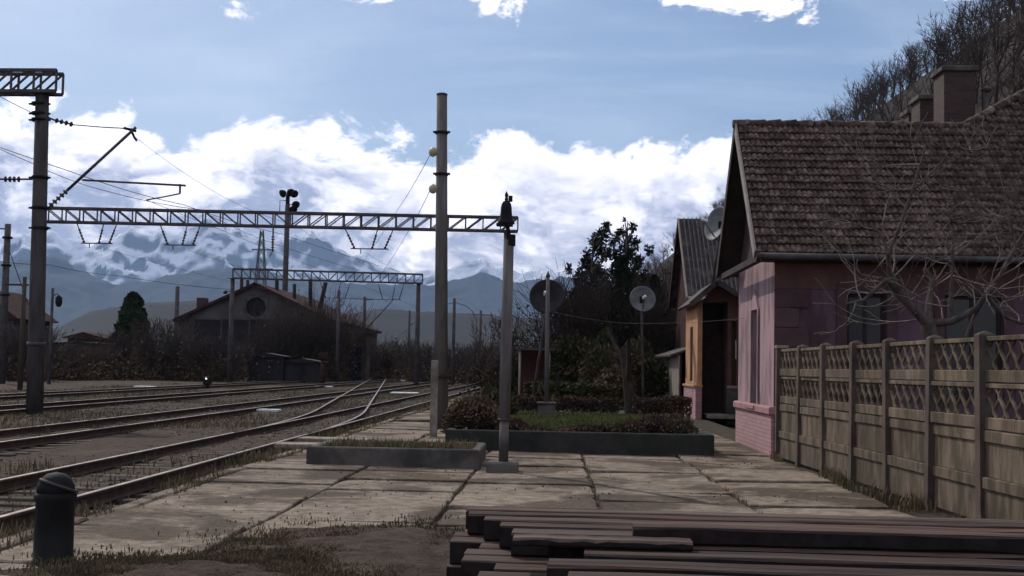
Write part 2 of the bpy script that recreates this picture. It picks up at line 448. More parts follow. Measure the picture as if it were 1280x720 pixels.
class MB:
    def __init__(s):
        s.v, s.f, s.sm, s.mi, s.cur = [], [], [], [], 0
    def add(s, vs, fs, smooth=False):
        n = len(s.v)
        s.v += [tuple(v) for v in vs]
        for f in fs:
            s.f.append(tuple(i+n for i in f)); s.sm.append(smooth); s.mi.append(s.cur)
        return s
    def box(s, a, b, bev=0.0):
        x0, y0, z0 = (min(a[i], b[i]) for i in range(3)); x1, y1, z1 = (max(a[i], b[i]) for i in range(3))
        if bev <= 0:
            vs = [(x0,y0,z0),(x1,y0,z0),(x1,y1,z0),(x0,y1,z0),(x0,y0,z1),(x1,y0,z1),(x1,y1,z1),(x0,y1,z1)]
            return s.add(vs, [(3,2,1,0),(4,5,6,7),(0,1,5,4),(1,2,6,5),(2,3,7,6),(3,0,4,7)])
        e = bev
        def ringz(z, i):
            return [(x0+i,y0+i,z),(x1-i,y0+i,z),(x1-i,y1-i,z),(x0+i,y1-i,z)]
        vs = ringz(z0, e)+ringz(z0+e, 0)+ringz(z1-e, 0)+ringz(z1, e)
        fs = [(3,2,1,0),(12,13,14,15)]
        for k in range(3):
            for i in range(4):
                j = (i+1) % 4
                fs.append((k*4+i, k*4+j, k*4+4+j, k*4+4+i))
        return s.add(vs, fs)
    def poly(s, pts):
        return s.add(pts, [tuple(range(len(pts)))])
    def prism(s, pts, off):
        """closed polygon pts extruded by vector off"""
        n = len(pts); o = Vector(off)
        vs = [Vector(p) for p in pts]+[Vector(p)+o for p in pts]
        fs = [tuple(range(n-1, -1, -1)), tuple(range(n, 2*n))]
        for i in range(n):
            j = (i+1) % n
            fs.append((i, j, n+j, n+i))
        return s.add(vs, fs)
    def tube(s, pts, r, n=6, cap=True, smooth=True):
        pts = [Vector(p) for p in pts]
        if not isinstance(r, (list, tuple)): r = [r]*len(pts)
        vs, fs = [], []
        t0 = (pts[1]-pts[0]).normalized()
        ref = Vector((0, 0, 1)) if abs(t0.z) < 0.9 else Vector((1, 0, 0))
        u = t0.cross(ref).normalized()
        for i, p in enumerate(pts):
            if i == 0: t = t0
            elif i == len(pts)-1: t = (pts[i]-pts[i-1]).normalized()
            else: t = (pts[i+1]-pts[i-1]).normalized()
            u = (u - t*u.dot(t)).normalized()
            w = t.cross(u)
            for k in range(n):
                a = 2*math.pi*k/n
                vs.append(p + (u*math.cos(a)+w*math.sin(a))*r[i])
        for i in range(len(pts)-1):
            for k in range(n):
                j = (k+1) % n
                fs.append((i*n+k, i*n+j, (i+1)*n+j, (i+1)*n+k))
        s.add(vs, fs, smooth)
        if cap:
            b = len(s.v)-len(vs)
            s.f.append(tuple(b+k for k in range(n-1, -1, -1))); s.sm.append(False); s.mi.append(s.cur)
            s.f.append(tuple(b+(len(pts)-1)*n+k for k in range(n))); s.sm.append(False); s.mi.append(s.cur)
        return s
    def bar(s, a, b, w, h=None):
        """rectangular bar between two points"""
        a, b = Vector(a), Vector(b); h = h or w
        t = (b-a).normalized()
        ref = Vector((0, 0, 1)) if abs(t.z) < 0.95 else Vector((0, 1, 0))
        u = t.cross(ref).normalized(); q = u.cross(t)
        vs = []
        for p in (a, b):
            for sx, sy in ((-1,-1),(1,-1),(1,1),(-1,1)):
                vs.append(p+u*(sx*w/2)+q*(sy*h/2))
        return s.add(vs, [(3,2,1,0),(4,5,6,7),(0,1,5,4),(1,2,6,5),(2,3,7,6),(3,0,4,7)])
    def lathe(s, c, axis, prof, n=14, smooth=True, ring=False):
        """prof: list of (distance along axis, radius)"""
        c = Vector(c); t = Vector(axis).normalized()
        ref = Vector((0, 0, 1)) if abs(t.z) < 0.9 else Vector((1, 0, 0))
        u = t.cross(ref).normalized(); w = t.cross(u)
        vs, fs = [], []
        for d, r in prof:
            for k in range(n):
                a = 2*math.pi*k/n
                vs.append(c+t*d+(u*math.cos(a)+w*math.sin(a))*max(r, 1e-4))
        for i in range(len(prof)-1):
            for k in range(n):
                j = (k+1) % n
                fs.append((i*n+k, i*n+j, (i+1)*n+j, (i+1)*n+k))
        if ring:
            m_ = len(prof)-1
            for k in range(n):
                j = (k+1) % n
                fs.append((m_*n+k, m_*n+j, j, k))
        else:
            fs.append(tuple(range(n-1, -1, -1))); fs.append(tuple((len(prof)-1)*n+k for k in range(n)))
        return s.add(vs, fs, smooth)
    def mesh(s, name, mat, origin=(0, 0, 0), mats=None):
        o = Vector(origin)
        me = bpy.data.meshes.new(name)
        me.from_pydata([tuple(Vector(v)-o) for v in s.v], [], s.f)
        me.polygons.foreach_set('use_smooth', np.array(s.sm, dtype=bool))
        for m_ in (mats or [mat]):
            me.materials.append(m_)
        if mats:
            me.polygons.foreach_set('material_index', np.array(s.mi, dtype=np.int32))
        me.update()
        return me
    def build(s, name, mat, parent=None, mats=None):
        o = wloc(parent) if parent is not None else (0, 0, 0)
        return link(bpy.data.objects.new(name, s.mesh(name, mat, o, mats)), parent)

def copy_obj(src, parent, loc=None):
    c = src.copy(); COL.objects.link(c); c.parent = parent
    if loc is not None: c.location = loc
    return c

def fbm(x, y, seed=0, octv=5, base=1.0):
    """cheap value noise, numpy"""
    r = np.random.default_rng(seed)
    tab = r.random((256, 256))
    out = np.zeros_like(x, dtype=float); amp, tot, fr = 1.0, 0.0, base
    for o in range(octv):
        xs, ys = x*fr+17.3*o, y*fr+9.1*o
        xi, yi = np.floor(xs).astype(int), np.floor(ys).astype(int)
        fx, fy = xs-xi, ys-yi
        fx, fy = fx*fx*(3-2*fx), fy*fy*(3-2*fy)
        g = lambda a, b: tab[a % 256, b % 256]
        v = (g(xi, yi)*(1-fx)+g(xi+1, yi)*fx)*(1-fy)+(g(xi, yi+1)*(1-fx)+g(xi+1, yi+1)*fx)*fy
        out += v*amp; tot += amp; amp *= 0.5; fr *= 2.03
    return out/tot

def grid_faces(nu, nv):
    i = np.arange((nu-1)*(nv-1)); a = (i//(nv-1))*nv + i % (nv-1)
    return np.stack([a, a+nv, a+nv+1, a+1], 1)

EDGE0 = -4.3
# ------------------------------------------------------------------ terrain
def lift(X, Y):
    """height of the natural ground"""
    x = np.asarray(X, float); y = np.asarray(Y, float)
    foot = 15 - 0.035*np.clip(y-90, 0, 500)
    ramp = np.clip(x-foot, 0, None)
    h = 1.4*ramp*np.clip(ramp/14, 0, 1)
    h = 105*(1-np.exp(-h/105))
    fade = np.clip((y-22)/30, 0, 1)*np.clip((900-y)/450, 0, 1)
    return h*fade

def gz(x, y):
    x = np.asarray(x, float); y = np.asarray(y, float)
    return -0.085+(fbm(x, y, 3, 3, 0.42)-0.5)*0.13

def make_ground():
    xs = np.unique(np.concatenate([np.linspace(-60, 14, 150), np.linspace(14, 260, 60), -np.geomspace(60, 26000, 34), np.geomspace(260, 26000, 20)]))
    ys = np.unique(np.concatenate([np.linspace(-30, 70, 150), np.geomspace(70, 30000, 90), -np.geomspace(30, 20000, 12)]))
    X, Y = np.meshgrid(xs, ys, indexing='ij')
    near = np.exp(-((np.abs(X+8)/60)**2))*np.exp(-((Y-20)/120)**2)
    Z = gz(X, Y) + lift(X, Y) - 0.06*(1-near)
    Z = np.where((X > EDGE0) & (X < 15) & (Y < 75), -0.25, Z)
    far = np.hypot(X, Y) > 200
    Z += np.where(far & (X < 10), (fbm(X, Y, 5, 3, 0.01)-0.5)*2.0, 0)
    V = np.stack([X, Y, Z], -1).reshape(-1, 3)
    o = np_obj('ground', V, grid_faces(len(xs), len(ys)), MT['ground'], smooth=True)
    o['kind'] = 'structure'
    o.data.materials.append(MT['hill']); o.data.materials.append(MT['field'])
    cx = V[grid_faces(len(xs), len(ys))].mean(1)
    mi = np.zeros(len(cx), dtype=np.int32)
    mi[(cx[:, 0] > 14) & (cx[:, 1] > 20)] = 1
    mi[(np.hypot(cx[:, 0], cx[:, 1]) > 170) & (mi == 0)] = 2
    o.data.polygons.foreach_set('material_index', mi)
make_ground()

def ridge_mesh(name, prof, d0, d1, mat, seed, rough, lo=-0.62, hi=0.72, nu=760, nv=90, rscale=6.0):
    """a mountain range as a sheet over azimuth and distance; prof: (photo x, photo y) of the skyline"""
    az, el = [], []
    for px, py in prof:
        d = ray(px, py); h = math.hypot(d.x, d.y)
        az.append(math.atan2(d.x, d.y)); el.append(d.z/h*(0.985 if name == 'snowy_mountains' else 1.0))
    A = np.linspace(lo, hi, nu)
    ext = [lo-0.2]+az+[hi+0.2]
    E = np.interp(A, ext, [el[0]*0.9]+el+[el[-1]*0.6])
    T = np.linspace(0, 1, nv)
    AA, TT = np.meshgrid(A, T, indexing='ij')
    D = d0+(d1-d0)*TT
    crest = 0.62
    prof_t = np.where(TT < crest, np.clip(TT/crest, 0, 1)**1.25, np.clip((1-TT)/(1-crest), 0, 1))
    wa = AA*rscale*4+1.2*fbm(AA*20, TT*6, seed+5, 3); wt = TT*rscale*1.6+1.2*fbm(AA*18+7, TT*5, seed+6, 3)
    ridges = 1-np.abs(2*fbm(wa, wt, seed, 6)-1)
    ridges2 = 1-np.abs(2*fbm(wa*3.1+0.8*wt, wt*3.0, seed+1, 5)-1)
    body = (E[:, None]*(d0+(d1-d0)*crest))*prof_t
    bulk = body*(1-rough*(1-ridges)*(1.15-0.55*prof_t) - rough*0.34*(1-ridges2)*(1-0.3*prof_t))
    X, Y = np.sin(AA)*D, np.cos(AA)*D
    V = np.stack([X, Y, bulk-1.0], -1).reshape(-1, 3)
    o = np_obj(name, V, grid_faces(nu, nv), mat, smooth=False)
    o['kind'] = 'structure'
    return o

ridge_mesh('snowy_mountains', [(-350, 300), (-120, 285), (0, 292), (30, 268), (60, 280), (100, 285), (150, 268), (185, 280), (225, 278), (262, 262),
            (300, 275), (345, 288), (385, 282), (425, 296), (470, 320), (510, 335), (550, 330), (580, 318), (603, 312), (640, 330), (690, 325), (740, 335),
            (820, 320), (900, 335), (1100, 360), (1400, 380)], 12000, 14800, MT['snow'], 21, 0.36)
ridge_mesh('forested_mountains', [(-350, 330), (-100, 325), (0, 322), (60, 315), (110, 332), (140, 352), (200, 345), (240, 330), (300, 326), (360, 342),
            (420, 345), (480, 352), (540, 350), (600, 338), (650, 346), (700, 340), (800, 350), (900, 360), (1100, 380), (1400, 400)], 6500, 10000, MT['foothill'], 33, 0.22)
ridge_mesh('low_hills', [(-350, 395), (0, 398), (70, 408), (110, 386), (180, 372), (260, 372), (330, 380), (420, 388), (470, 382), (540, 386), (640, 392),
            (760, 396), (1000, 400), (1400, 410)], 1500, 2600, MT['field'], 44, 0.10, nu=260, nv=24)

# air: pale haze round the whole place
def make_haze():
    b = MB().box((-21000, -9000, -3), (21000, 16500, 2300))
    o = b.build('haze', MT['white'])
    o.data.materials.clear()
    mt = bpy.data.materials.new('haze_air'); mt.use_nodes = True
    nt = mt.node_tree; nt.nodes.clear()
    pv = nt.nodes.new('ShaderNodeVolumePrincipled')
    pv.inputs['Color'].default_value = (0.40, 0.62, 1.0, 1)
    pv.inputs['Density'].default_value = 4.4e-5
    pv.inputs['Anisotropy'].default_value = 0.2
    out = nt.nodes.new('ShaderNodeOutputMaterial')
    nt.links.new(pv.outputs[0], out.inputs['Volume'])
    o.data.materials.append(mt)
    o['kind'] = 'stuff'
make_haze()

# ------------------------------------------------------------------ platform with its slabs
EDGE = -4.3
def make_platform():
    p = MB().box((EDGE, -6, -0.6), (4.9, 75, -0.045)).build('platform', MT['soil'])
    p['kind'] = 'structure'
    # paving slabs
    cols = [(-4.3, -2.7), (-2.7, -1.1), (-1.1, 0.55), (0.55, 2.25), (2.25, 3.95)]
    rs_ = random.Random(31)
    def slab_mesh(w, ln):
        out = []
        hw, hl = w/2-0.012, ln/2-0.012
        cs = [(-hw, -hl), (hw, -hl), (hw, hl), (-hw, hl)]
        for k in range(4):
            (ax_, ay_), (bx_, by_) = cs[k], cs[(k+1) % 4]
            for q in range(6):
                f_ = q/6; sh = rs_.uniform(0, 0.022) if q else rs_.uniform(0.0, 0.05)
                x_, y_ = ax_+(bx_-ax_)*f_, ay_+(by_-ay_)*f_
                out.append((x_*(1-sh/hw), y_*(1-sh/hl)))
        n_ = len(out); mb = MB()
        vs = [(x_, y_, -0.12) for x_, y_ in out]+[(x_, y_, -0.012) for x_, y_ in out]+[(x_*0.985, y_*0.985, 0.0) for x_, y_ in out]
        fs = [tuple(range(2*n_, 3*n_))]
        for k in range(n_):
            j_ = (k+1) % n_
            fs += [(k, j_, n_+j_, n_+k), (n_+k, n_+j_, 2*n_+j_, 2*n_+k)]
        mb.add(vs, fs)
        return mb.mesh('slab', MT['paving'])
    pool = {}
    for ci, (a, b) in enumerate(cols):
        for ln in (1.0, 1.5, 2.0):
            pool[(ci, ln)] = [slab_mesh(b-a, ln) for _ in range(2)]
    for ci, (a, b) in enumerate(cols):
        y = 2.0+0.35*(ci % 3)
        while y < 62:
            ln = rs_.choice((1.0, 1.5, 1.5, 2.0)); yc = y+ln/2
            hidden = (-1.75 < (a+b)/2 < 2.7 and 24.2 < yc < 38)
            gone = (ci == 1 and 9.4 < yc < 11.6) or (ci == 2 and 9.6 < yc < 11.0)
            if not hidden and not gone:
                o = link(bpy.data.objects.new('slab', rs_.choice(pool[(ci, ln)])), p)
                o.location = ((a+b)/2, yc, rs_.uniform(-0.03, 0.014))
                o.rotation_euler = (R(rs_.uniform(-1.1, 1.1)), R(rs_.uniform(-0.9, 0.9)), R(rs_.uniform(-0.6, 0.6)))
            y += ln
    # kerb stones along the track side
    km = MB().box((-0.09, -0.98, -0.32), (0.09, 0.98, 0.015), 0.02).mesh('kerb_stone', MT['paving'])
    y = 3.0
    while y < 62:
        o = link(bpy.data.objects.new('kerb_stone', km), p)
        o.location = (EDGE-0.11+random.uniform(-0.02, 0.02), y, random.uniform(-0.03, 0.01))
        o.rotation_euler = (R(random.uniform(-0.6, 0.6)), 0, R(random.uniform(-0.5, 0.5)))
        y += 2.0
make_platform()

# ------------------------------------------------------------------ tracks
GAUGE = 1.435
RAIL_Z = 0.07
def rail_profile():
    h = 0.149
    pr = [(-0.0625, 0), (0.0625, 0), (0.0625, 0.010), (0.012, 0.026), (0.009, 0.035), (0.009, 0.108), (0.034, 0.118), (0.034, 0.143), (0.026, h), (-0.026, h),
          (-0.034, 0.143), (-0.034, 0.118), (-0.009, 0.108), (-0.009, 0.035), (-0.012, 0.026), (-0.0625, 0.010)]
    return pr, h

def rail_obj(path, parent):
    pr, h = rail_profile(); n = len(pr)
    mb = MB(); vs, fs, mi = [], [], []
    P = [Vector(p) for p in path]
    for i, p in enumerate(P):
        t = (P[min(i+1, len(P)-1)]-P[max(i-1, 0)]); t.z = 0; t.normalize()
        rt = Vector((t.y, -t.x, 0))
        for a, b in pr:
            vs.append(p+rt*a+Vector((0, 0, RAIL_Z-h+b)))
    for i in range(len(P)-1):
        for k in range(n):
            j = (k+1) % n
            fs.append((i*n+k, i*n+j, (i+1)*n+j, (i+1)*n+k)); mi.append(1 if k in (7, 8, 9) else 0)
    fs += [tuple(range(n-1, -1, -1)), tuple((len(P)-1)*n+k for k in range(n))]; mi += [0, 0]
    mb.add(vs, fs); mb.mi = mi
    return mb.build('rail', None, parent, mats=[MT['rail_web'], MT['rail_top']])

sl_mesh = MB().box((-1.25, -0.125, -0.15), (1.25, 0.125, 0.0), 0.015).mesh('sleeper', MT['sleeper'])
def make_track(label, path, sleepers_to, group='railway tracks', step=0.62, phase=0.0):
    """path: list of (x, y) of the centre line"""
    t = thing('railway_track', label, 'railway track', (path[0][0], path[0][1], -0.1), group)
    P = [Vector((x, y, 0)) for x, y in path]
    left, right, d = [], [], 0.0
    for i, p in enumerate(P):
        tg = (P[min(i+1, len(P)-1)]-P[max(i-1, 0)]).normalized(); rt = Vector((tg.y, -tg.x, 0))
        left.append(p-rt*(GAUGE/2+0.034)); right.append(p+rt*(GAUGE/2+0.034))
    rail_obj(left, t); rail_obj(right, t)
    base = wloc(t); acc = phase; k = 0
    for i in range(len(P)-1):
        seg = (P[i+1]-P[i]); ln = seg.length; tg = seg.normalized()
        while acc < ln:
            q = P[i]+tg*acc
            if q.y < sleepers_to and k < 295:
                o = link(bpy.data.objects.new('sleeper', sl_mesh), t)
                o.location = q-base+Vector((random.uniform(-.04, .04), 0, RAIL_Z-0.149-random.uniform(0.0, 0.02)))
                o.rotation_euler = (0, R(random.uniform(-0.6, 0.6)), math.atan2(-tg.x, tg.y)+R(random.uniform(-1.2, 1.2)))
                k += 1
            acc += step
        acc -= ln
    return t

def straight(x, y0, y1, n=12, x1=None):
    x1 = x if x1 is None else x1
    return [(x+(x1-x)*i/n, y0+(y1-y0)*i/n) for i in range(n+1)]

make_track('railway track nearest the platform, its left rail running on straight', straight(-5.70, 4, 240, 24), 150)
make_track('second railway track counted from the platform, in weedy ground', straight(-10.1, 6, 240, 24), 110)
make_track('third railway track from the platform, passing behind the tall left pole', straight(-15.6, 10, 240, 24), 110)
make_track('farthest railway track, near the bushes on the left', straight(-20.9, 14, 122, 16), 110)
br = []
for i in range(46):
    y = 26+i*2.5; v = y-26
    br.append((-5.70-(0.123*v*v/28 if v < 14 else 0.123*7+0.123*(v-14)), y))
make_track('branch track swinging left out of the nearest track across the second', br, 138, phase=0.3)

# ------------------------------------------------------------------ lattice beams, poles, catenary
def lattice_beam(parent, a, b, h, w, bays, mat, name_top='chord', thick=0.06):
    a, b = Vector(a), Vector(b); t = (b-a).normalized(); n = Vector((-t.y, t.x, 0)).normalized()
    up = Vector((0, 0, 1))
    for sz in (0, 1):
        for sw in (-1, 1):
            MB().bar(a+up*(h*sz)+n*(sw*w/2), b+up*(h*sz)+n*(sw*w/2), thick, thick).build(name_top, mat, parent)
    L = (b-a).length
    for sw in (-1, 1):
        br_ = MB()
        for i in range(bays+1):
            p = a+t*(L*i/bays)+n*(sw*w/2)
            br_.bar(p, p+up*h, thick*0.6)
            if i < bays:
                q = a+t*(L*(i+1)/bays)+n*(sw*w/2)
                if i < bays/2: br_.bar(p+up*h, q, thick*0.55)
                else: br_.bar(p, q+up*h, thick*0.55)
        tag(br_.build('bracing', mat, parent), kind='stuff')
    cr_ = MB()
    for i in range(bays):
        p = a+t*(L*i/bays); q = a+t*(L*(i+1)/bays)
        s1 = 1 if i % 2 else -1
        for z in (0, h):
            cr_.bar(p+n*(s1*w/2)+up*z, q-n*(s1*w/2)+up*z, thick*0.5)
    tag(cr_.build('cross_bracing', mat, parent), kind='stuff')

def insulator(parent, a, b, r=0.06, k=5):
    a, b = Vector(a), Vector(b); L = (b-a).length
    prof = [(0, 0.02)]
    for i in range(k):
        z = L*(i+0.5)/k; dz = L/k*0.32
        prof += [(z-dz, 0.025), (z-dz*0.4, r), (z+dz*0.4, r*0.85), (z+dz, 0.025)]
    prof += [(L, 0.02)]
    return MB().lathe(a, b-a, prof, 8).build('insulator', MT['insul'], parent)

def hanger(parent, c, w, h, mat):
    """trapezoid frame with insulators hanging under a beam; c: middle of its top"""
    c = Vector(c)
    tl, tm, tr = c+Vector((-w*0.62, 0, 0)), c+Vector((w*0.22, 0, 0)), c+Vector((w*0.62, 0, 0))
    bl, bm, brr = c+Vector((-w*0.36, 0, -h)), c+Vector((w*0.08, 0, -h)), c+Vector((w*0.40, 0, -h))
    for p, q in ((tl, bl), (tm, bm), (tr, brr)):
        m_ = p+(q-p)*0.3
        MB().tube([p, m_], 0.022, 5).build('rod', mat, parent)
        insulator(parent, m_, q, 0.055, 5)
    MB().tube([c+Vector((-w*0.46, 0, -h)), c+Vector((w*0.5, 0, -h))], 0.026, 5).build('hanger_bar', mat, parent)
    MB().tube([c+Vector((-w*0.2, 0, -h)), c+Vector((-w*0.2, 0, -h-0.18))], 0.02, 5).build('dropper', mat, parent)

# --- tall left pole carrying the upper gantry
PA = gp(43, 521, -0.15)
YA = PA.y
TA = at(53, 116, YA)
pole_a = thing('catenary_pole', 'thick tall concrete pole at the left with a slanted bracket over the tracks', 'pole', PA, 'catenary poles')
ax = TA-PA
MB().tube([PA, PA+ax*0.25, PA+ax], [0.235, 0.225, 0.185], 16).build('shaft', MT['pole_brown'], pole_a)
MB().lathe(PA+ax*0.215, (0, 0, 1), [(0, 0.24), (0.02, 0.26), (0.10, 0.26), (0.12, 0.24)], 16).build('collar', MT['steel'], pole_a)
MB().box(PA+Vector((-0.45, -0.45, -0.2)), PA+Vector((0.45, 0.45, 0.06)), 0.04).build('footing', MT['concrete_dark'], pole_a)
for py in (130, 142, 150, 222, 260, 285):
    q = at(50, py, YA)
    MB().lathe(q-Vector((0, 0, 0.04)), (0, 0, 1), [(0, 0.19), (0, 0.235), (0.08, 0.235), (0.08, 0.19)], 14).build('clamp', MT['black'], pole_a)
    MB().bar(q+Vector((-0.32, 0, 0)), q+Vector((0.30, 0, 0)), 0.05).build('clamp_bolt', MT['black'], pole_a)
# cantilever bracket on pole
A = lambda x, y: at(x, y, YA)
MB().tube([A(84, 238), A(170, 159)], 0.045, 8).build('bracket_tube', MT['steel'], pole_a)
insulator(pole_a, A(62, 258), A(84, 238), 0.09, 5)
insulator(pole_a, A(68, 150), A(92, 156), 0.08, 4)
MB().tube([A(60, 147), A(68, 150)], 0.03, 6).build('rod', MT['steel'], pole_a)
MB().tube([A(92, 156), A(128, 159), A(165, 161)], 0.016, 5).build('stay_wire', MT['wire'], pole_a)
MB().bar(A(155, 160), A(170, 164), 0.07).build('bracket_end', MT['black'], pole_a)
MB().tube([A(165, 165), A(168, 172), A(171, 176)], 0.035, 6).build('bracket_hook', MT['black'], pole_a)
MB().tube([A(103, 225), A(232, 232)], 0.032, 6).build('registration_tube', MT['steel'], pole_a)
MB().tube([A(225, 230), A(225, 242)], 0.03, 6).build('dropper', MT['steel'], pole_a)
MB().tube([A(225, 242), A(205, 246), A(183, 250)], 0.022, 6).build('steady_arm', MT['steel'], pole_a)
insulator(pole_a, A(26, 224), A(4, 224), 0.09, 4)
MB().tube([A(44, 224), A(26, 224)], 0.03, 6).build('rod', MT['steel'], pole_a)
MB().tube([A(4, 224), A(-60, 222)], 0.03, 6).build('registration_tube', MT['steel'], pole_a)
# --- upper gantry on top of it, running off to the left
b0, b1 = at(74, 117, YA), at(-260, 116, YA)
gan = thing('overhead_gantry', 'steel lattice gantry beam resting on top of the thick left pole', 'gantry', (b0+b1)/2, 'lattice gantries')
lattice_beam(gan, b0+Vector((0, 0, 0.02)), b1+Vector((0, 0, 0.02)), 0.60, 0.5, 12, MT['steel'], thick=0.09)
MB().box(TA+Vector((-0.3, -0.3, -0.02)), TA+Vector((0.3, 0.3, 0.02))).build('bearing_plate', MT['steel'], gan)
pend = thing('catenary_pole', 'far end pole of the upper gantry beyond the left edge', 'pole', Vector((b1.x+0.3, YA, -0.15)), 'catenary poles')
MB().tube([Vector((b1.x+0.3, YA, -0.15)), Vector((b1.x+0.3, YA, b1.z))], [0.23, 0.185], 14).build('shaft', MT['pole'], pend)

# --- long gantry across the tracks
YG = 48.0
g0, g1 = at(58, 273, YG-0.4), at(647, 293.5, YG+0.4)
g1.z = g0.z = (g0.z+g1.z)/2
gp1 = thing('overhead_gantry', 'long steel lattice gantry spanning the tracks with three hanging insulator frames', 'gantry', (g0+g1)/2, 'lattice gantries')
lattice_beam(gp1, g0, g1, 0.52, 0.45, 27, MT['steel'], thick=0.075)
gt = (g1-g0)
for px0, w in ((121, 1.25), (225, 1.25), (461, 1.5)):
    u = (px0-58)/(647-58)
    hanger(gp1, g0+gt*u, w, 0.78, MT['steel'])
u = (341-58)/589
q = g0+gt*u
MB().tube([q, q+Vector((0, 0, -0.35))], 0.03, 6).build('rod', MT['steel'], gp1)
insulator(gp1, q+Vector((0, 0, -0.35)), q+Vector((0, 0, -0.95)), 0.07, 6)
MB().tube([q+Vector((0, 0, -0.95)), q+Vector((-0.1, 0, -1.15))], 0.02, 6).build('dropper', MT['steel'], gp1)
for u, lb in ((-0.006, 'slim pole behind the thick left pole, holding the long gantry'), (0.978, 'concrete pole holding the right end of the long gantry')):
    q = g0+gt*u
    t = thing('catenary_pole', lb, 'pole', Vector((q.x, q.y, -0.15)), 'catenary poles')
    MB().tube([Vector((q.x, q.y, -0.15)), Vector((q.x, q.y, q.z-0.04))], [0.17, 0.13], 12).build('shaft', MT['pole'], t)
    MB().box((q.x-0.28, q.y-0.28, q.z-0.04), (q.x+0.28, q.y+0.28, q.z)).build('bearing_plate', MT['steel'], t)

# --- second, farther gantry
Y2 = 100.0
h0, h1 = at(291, 346, Y2-1), at(528, 356, Y2+1.5)
h0.z = h1.z = (h0.z+h1.z)/2
g2 = thing('overhead_gantry', 'farther lattice gantry seen below the long one, over the yard', 'gantry', (h0+h1)/2, 'lattice gantries')
lattice_beam(g2, h0, h1, 0.72, 0.6, 22, MT['steel'], thick=0.10)
for px0, w in ((418, 2.0), (488, 1.7)):
    hanger(g2, h0+(h1-h0)*((px0-291)/237), w, 1.35, MT['steel'])
for px0, lb in ((291, 'dark pole with lamp arm in front of the long shed, left leg of far gantry'), (523, 'thin dark pole under the right end of the far gantry')):
    q = h0+(h1-h0)*((px0-291)/237)
    t = thing('catenary_pole', lb, 'pole', Vector((q.x, q.y, -0.15)), 'catenary poles')
    MB().tube([Vector((q.x, q.y, -0.2)), Vector((q.x, q.y, q.z-0.04 if px0 > 300 else q.z-0.02))], [0.22, 0.16], 10).build('shaft', MT['pole_dark'], t)
    MB().box((q.x-0.3, q.y-0.3, q.z-0.04), (q.x+0.3, q.y+0.3, q.z-0.005)).build('bearing_plate', MT['steel'], t)
    if px0 < 300:
        MB().tube([Vector((q.x, q.y, q.z-1.1)), Vector((q.x-0.5, q.y-0.2, q.z-1.0))], 0.04, 6).build('lamp_arm', MT['steel'], t)
        MB().lathe(Vector((q.x-0.5, q.y-0.2, q.z-1.0)), (0, 0, -1), [(0, 0.05), (0.1, 0.16), (0.2, 0.18), (0.26, 0.05)], 10).build('lamp_head', MT['black'], t)

# --- pole in the middle of the platform
PM = gp(551, 534, 0)
TM = at(552.5, 119, PM.y)
pm = thing('concrete_pole', 'tall plain concrete pole in the middle of the platform with two round insulators', 'pole', PM)
MB().tube([PM, TM], [0.178, 0.128], 16).build('shaft', MT['pole'], pm)
MB().lathe(TM, (0, 0, 1), [(0, 0.118), (0.0, 0.14), (0.03, 0.14), (0.05, 0.10)], 14).build('cap', MT['concrete_dark'], pm)
for py in (166, 218):
    q = at(552, py, PM.y)
    MB().lathe(q-Vector((0, 0, 0.035)), (0, 0, 1), [(0, 0.13), (0, 0.165), (0.07, 0.165), (0.07, 0.13)], 14).build('clamp', MT['black'], pm)
    MB().bar(q+Vector((-0.20, -0.1, 0)), q+Vector((0.22, -0.1, 0)), 0.05).build('clamp_bolt', MT['black'], pm)
for py in (190, 236):
    q = at(541, py, PM.y-0.05)
    MB().tube([q+Vector((0.2, 0, 0)), q], 0.02, 6).build('rod', MT['black'], pm)
    MB().lathe(q+Vector((0.02, 0, 0)), (-1, -0.4, 0), [(-0.09, 0.03), (-0.07, 0.08), (0.0, 0.125), (0.06, 0.115), (0.10, 0.07), (0.12, 0.02)], 16).build('insulator', MT['cream'], pm)
qs = gp(541.5, 545, 0)
MB().box(qs+Vector((-0.075, -0.05, -0.1)), Vector((qs.x+0.075, qs.y+0.10, 1.62)), 0.02).build('stub_post', MT['concrete'], pm)
MB().lathe(Vector((PM.x-0.02, PM.y-0.08, 1.2)), (0, 0, 1), [(0, 0.15), (0, 0.24), (0.06, 0.24), (0.06, 0.15)], 14).build('strap', MT['redroof'], pm)

# --- bell post
PB = gp(629, 588, 0)
YB = PB.y
TB = at(636, 300, YB)
bp = thing('bell_post', 'slim grey post topped by an old iron station bell', 'bell post', PB)
axb = TB-PB
MB().tube([PB, PB+axb*0.22], [0.072, 0.070], 14).build('lower_sleeve', MT['concrete_dark'], bp)
MB().tube([PB+axb*0.22, TB], [0.088, 0.076], 14).build('shaft', MT['pole'], bp)
MB().lathe(PB+axb*0.215, axb, [(0, 0.07), (0, 0.095), (0.03, 0.095), (0.03, 0.08)], 14).build('collar', MT['steel'], bp)
MB().box(PB+Vector((-0.24, -0.2, -0.05)), PB+Vector((0.22, 0.24, 0.13)), 0.03).build('base_block', MT['concrete_dark'], bp)
MB().tube([TB, at(634, 276, YB)], 0.03, 8).build('stem', MT['black'], bp)
MB().box(at(638, 304, YB)+Vector((-0.03, -0.08, -0.04)), at(641, 296, YB)+Vector((0.04, 0.08, 0.03)), 0.01).build('bracket', MT['black'], bp)
bb = at(632.5, 280, YB); bt = at(633.5, 239, YB)
H = bt.z-bb.z
bell = MB().lathe(bb, (0, 0, 1), [(0.02, 0.03), (0.0, 0.125), (0.02, 0.128), (0.05, 0.112), (0.10, 0.095), (0.17, 0.085), (0.24, 0.082), (0.30, 0.07), (0.335, 0.045), (0.35, 0.02)], 18).build('bell', MT['black'], bp)
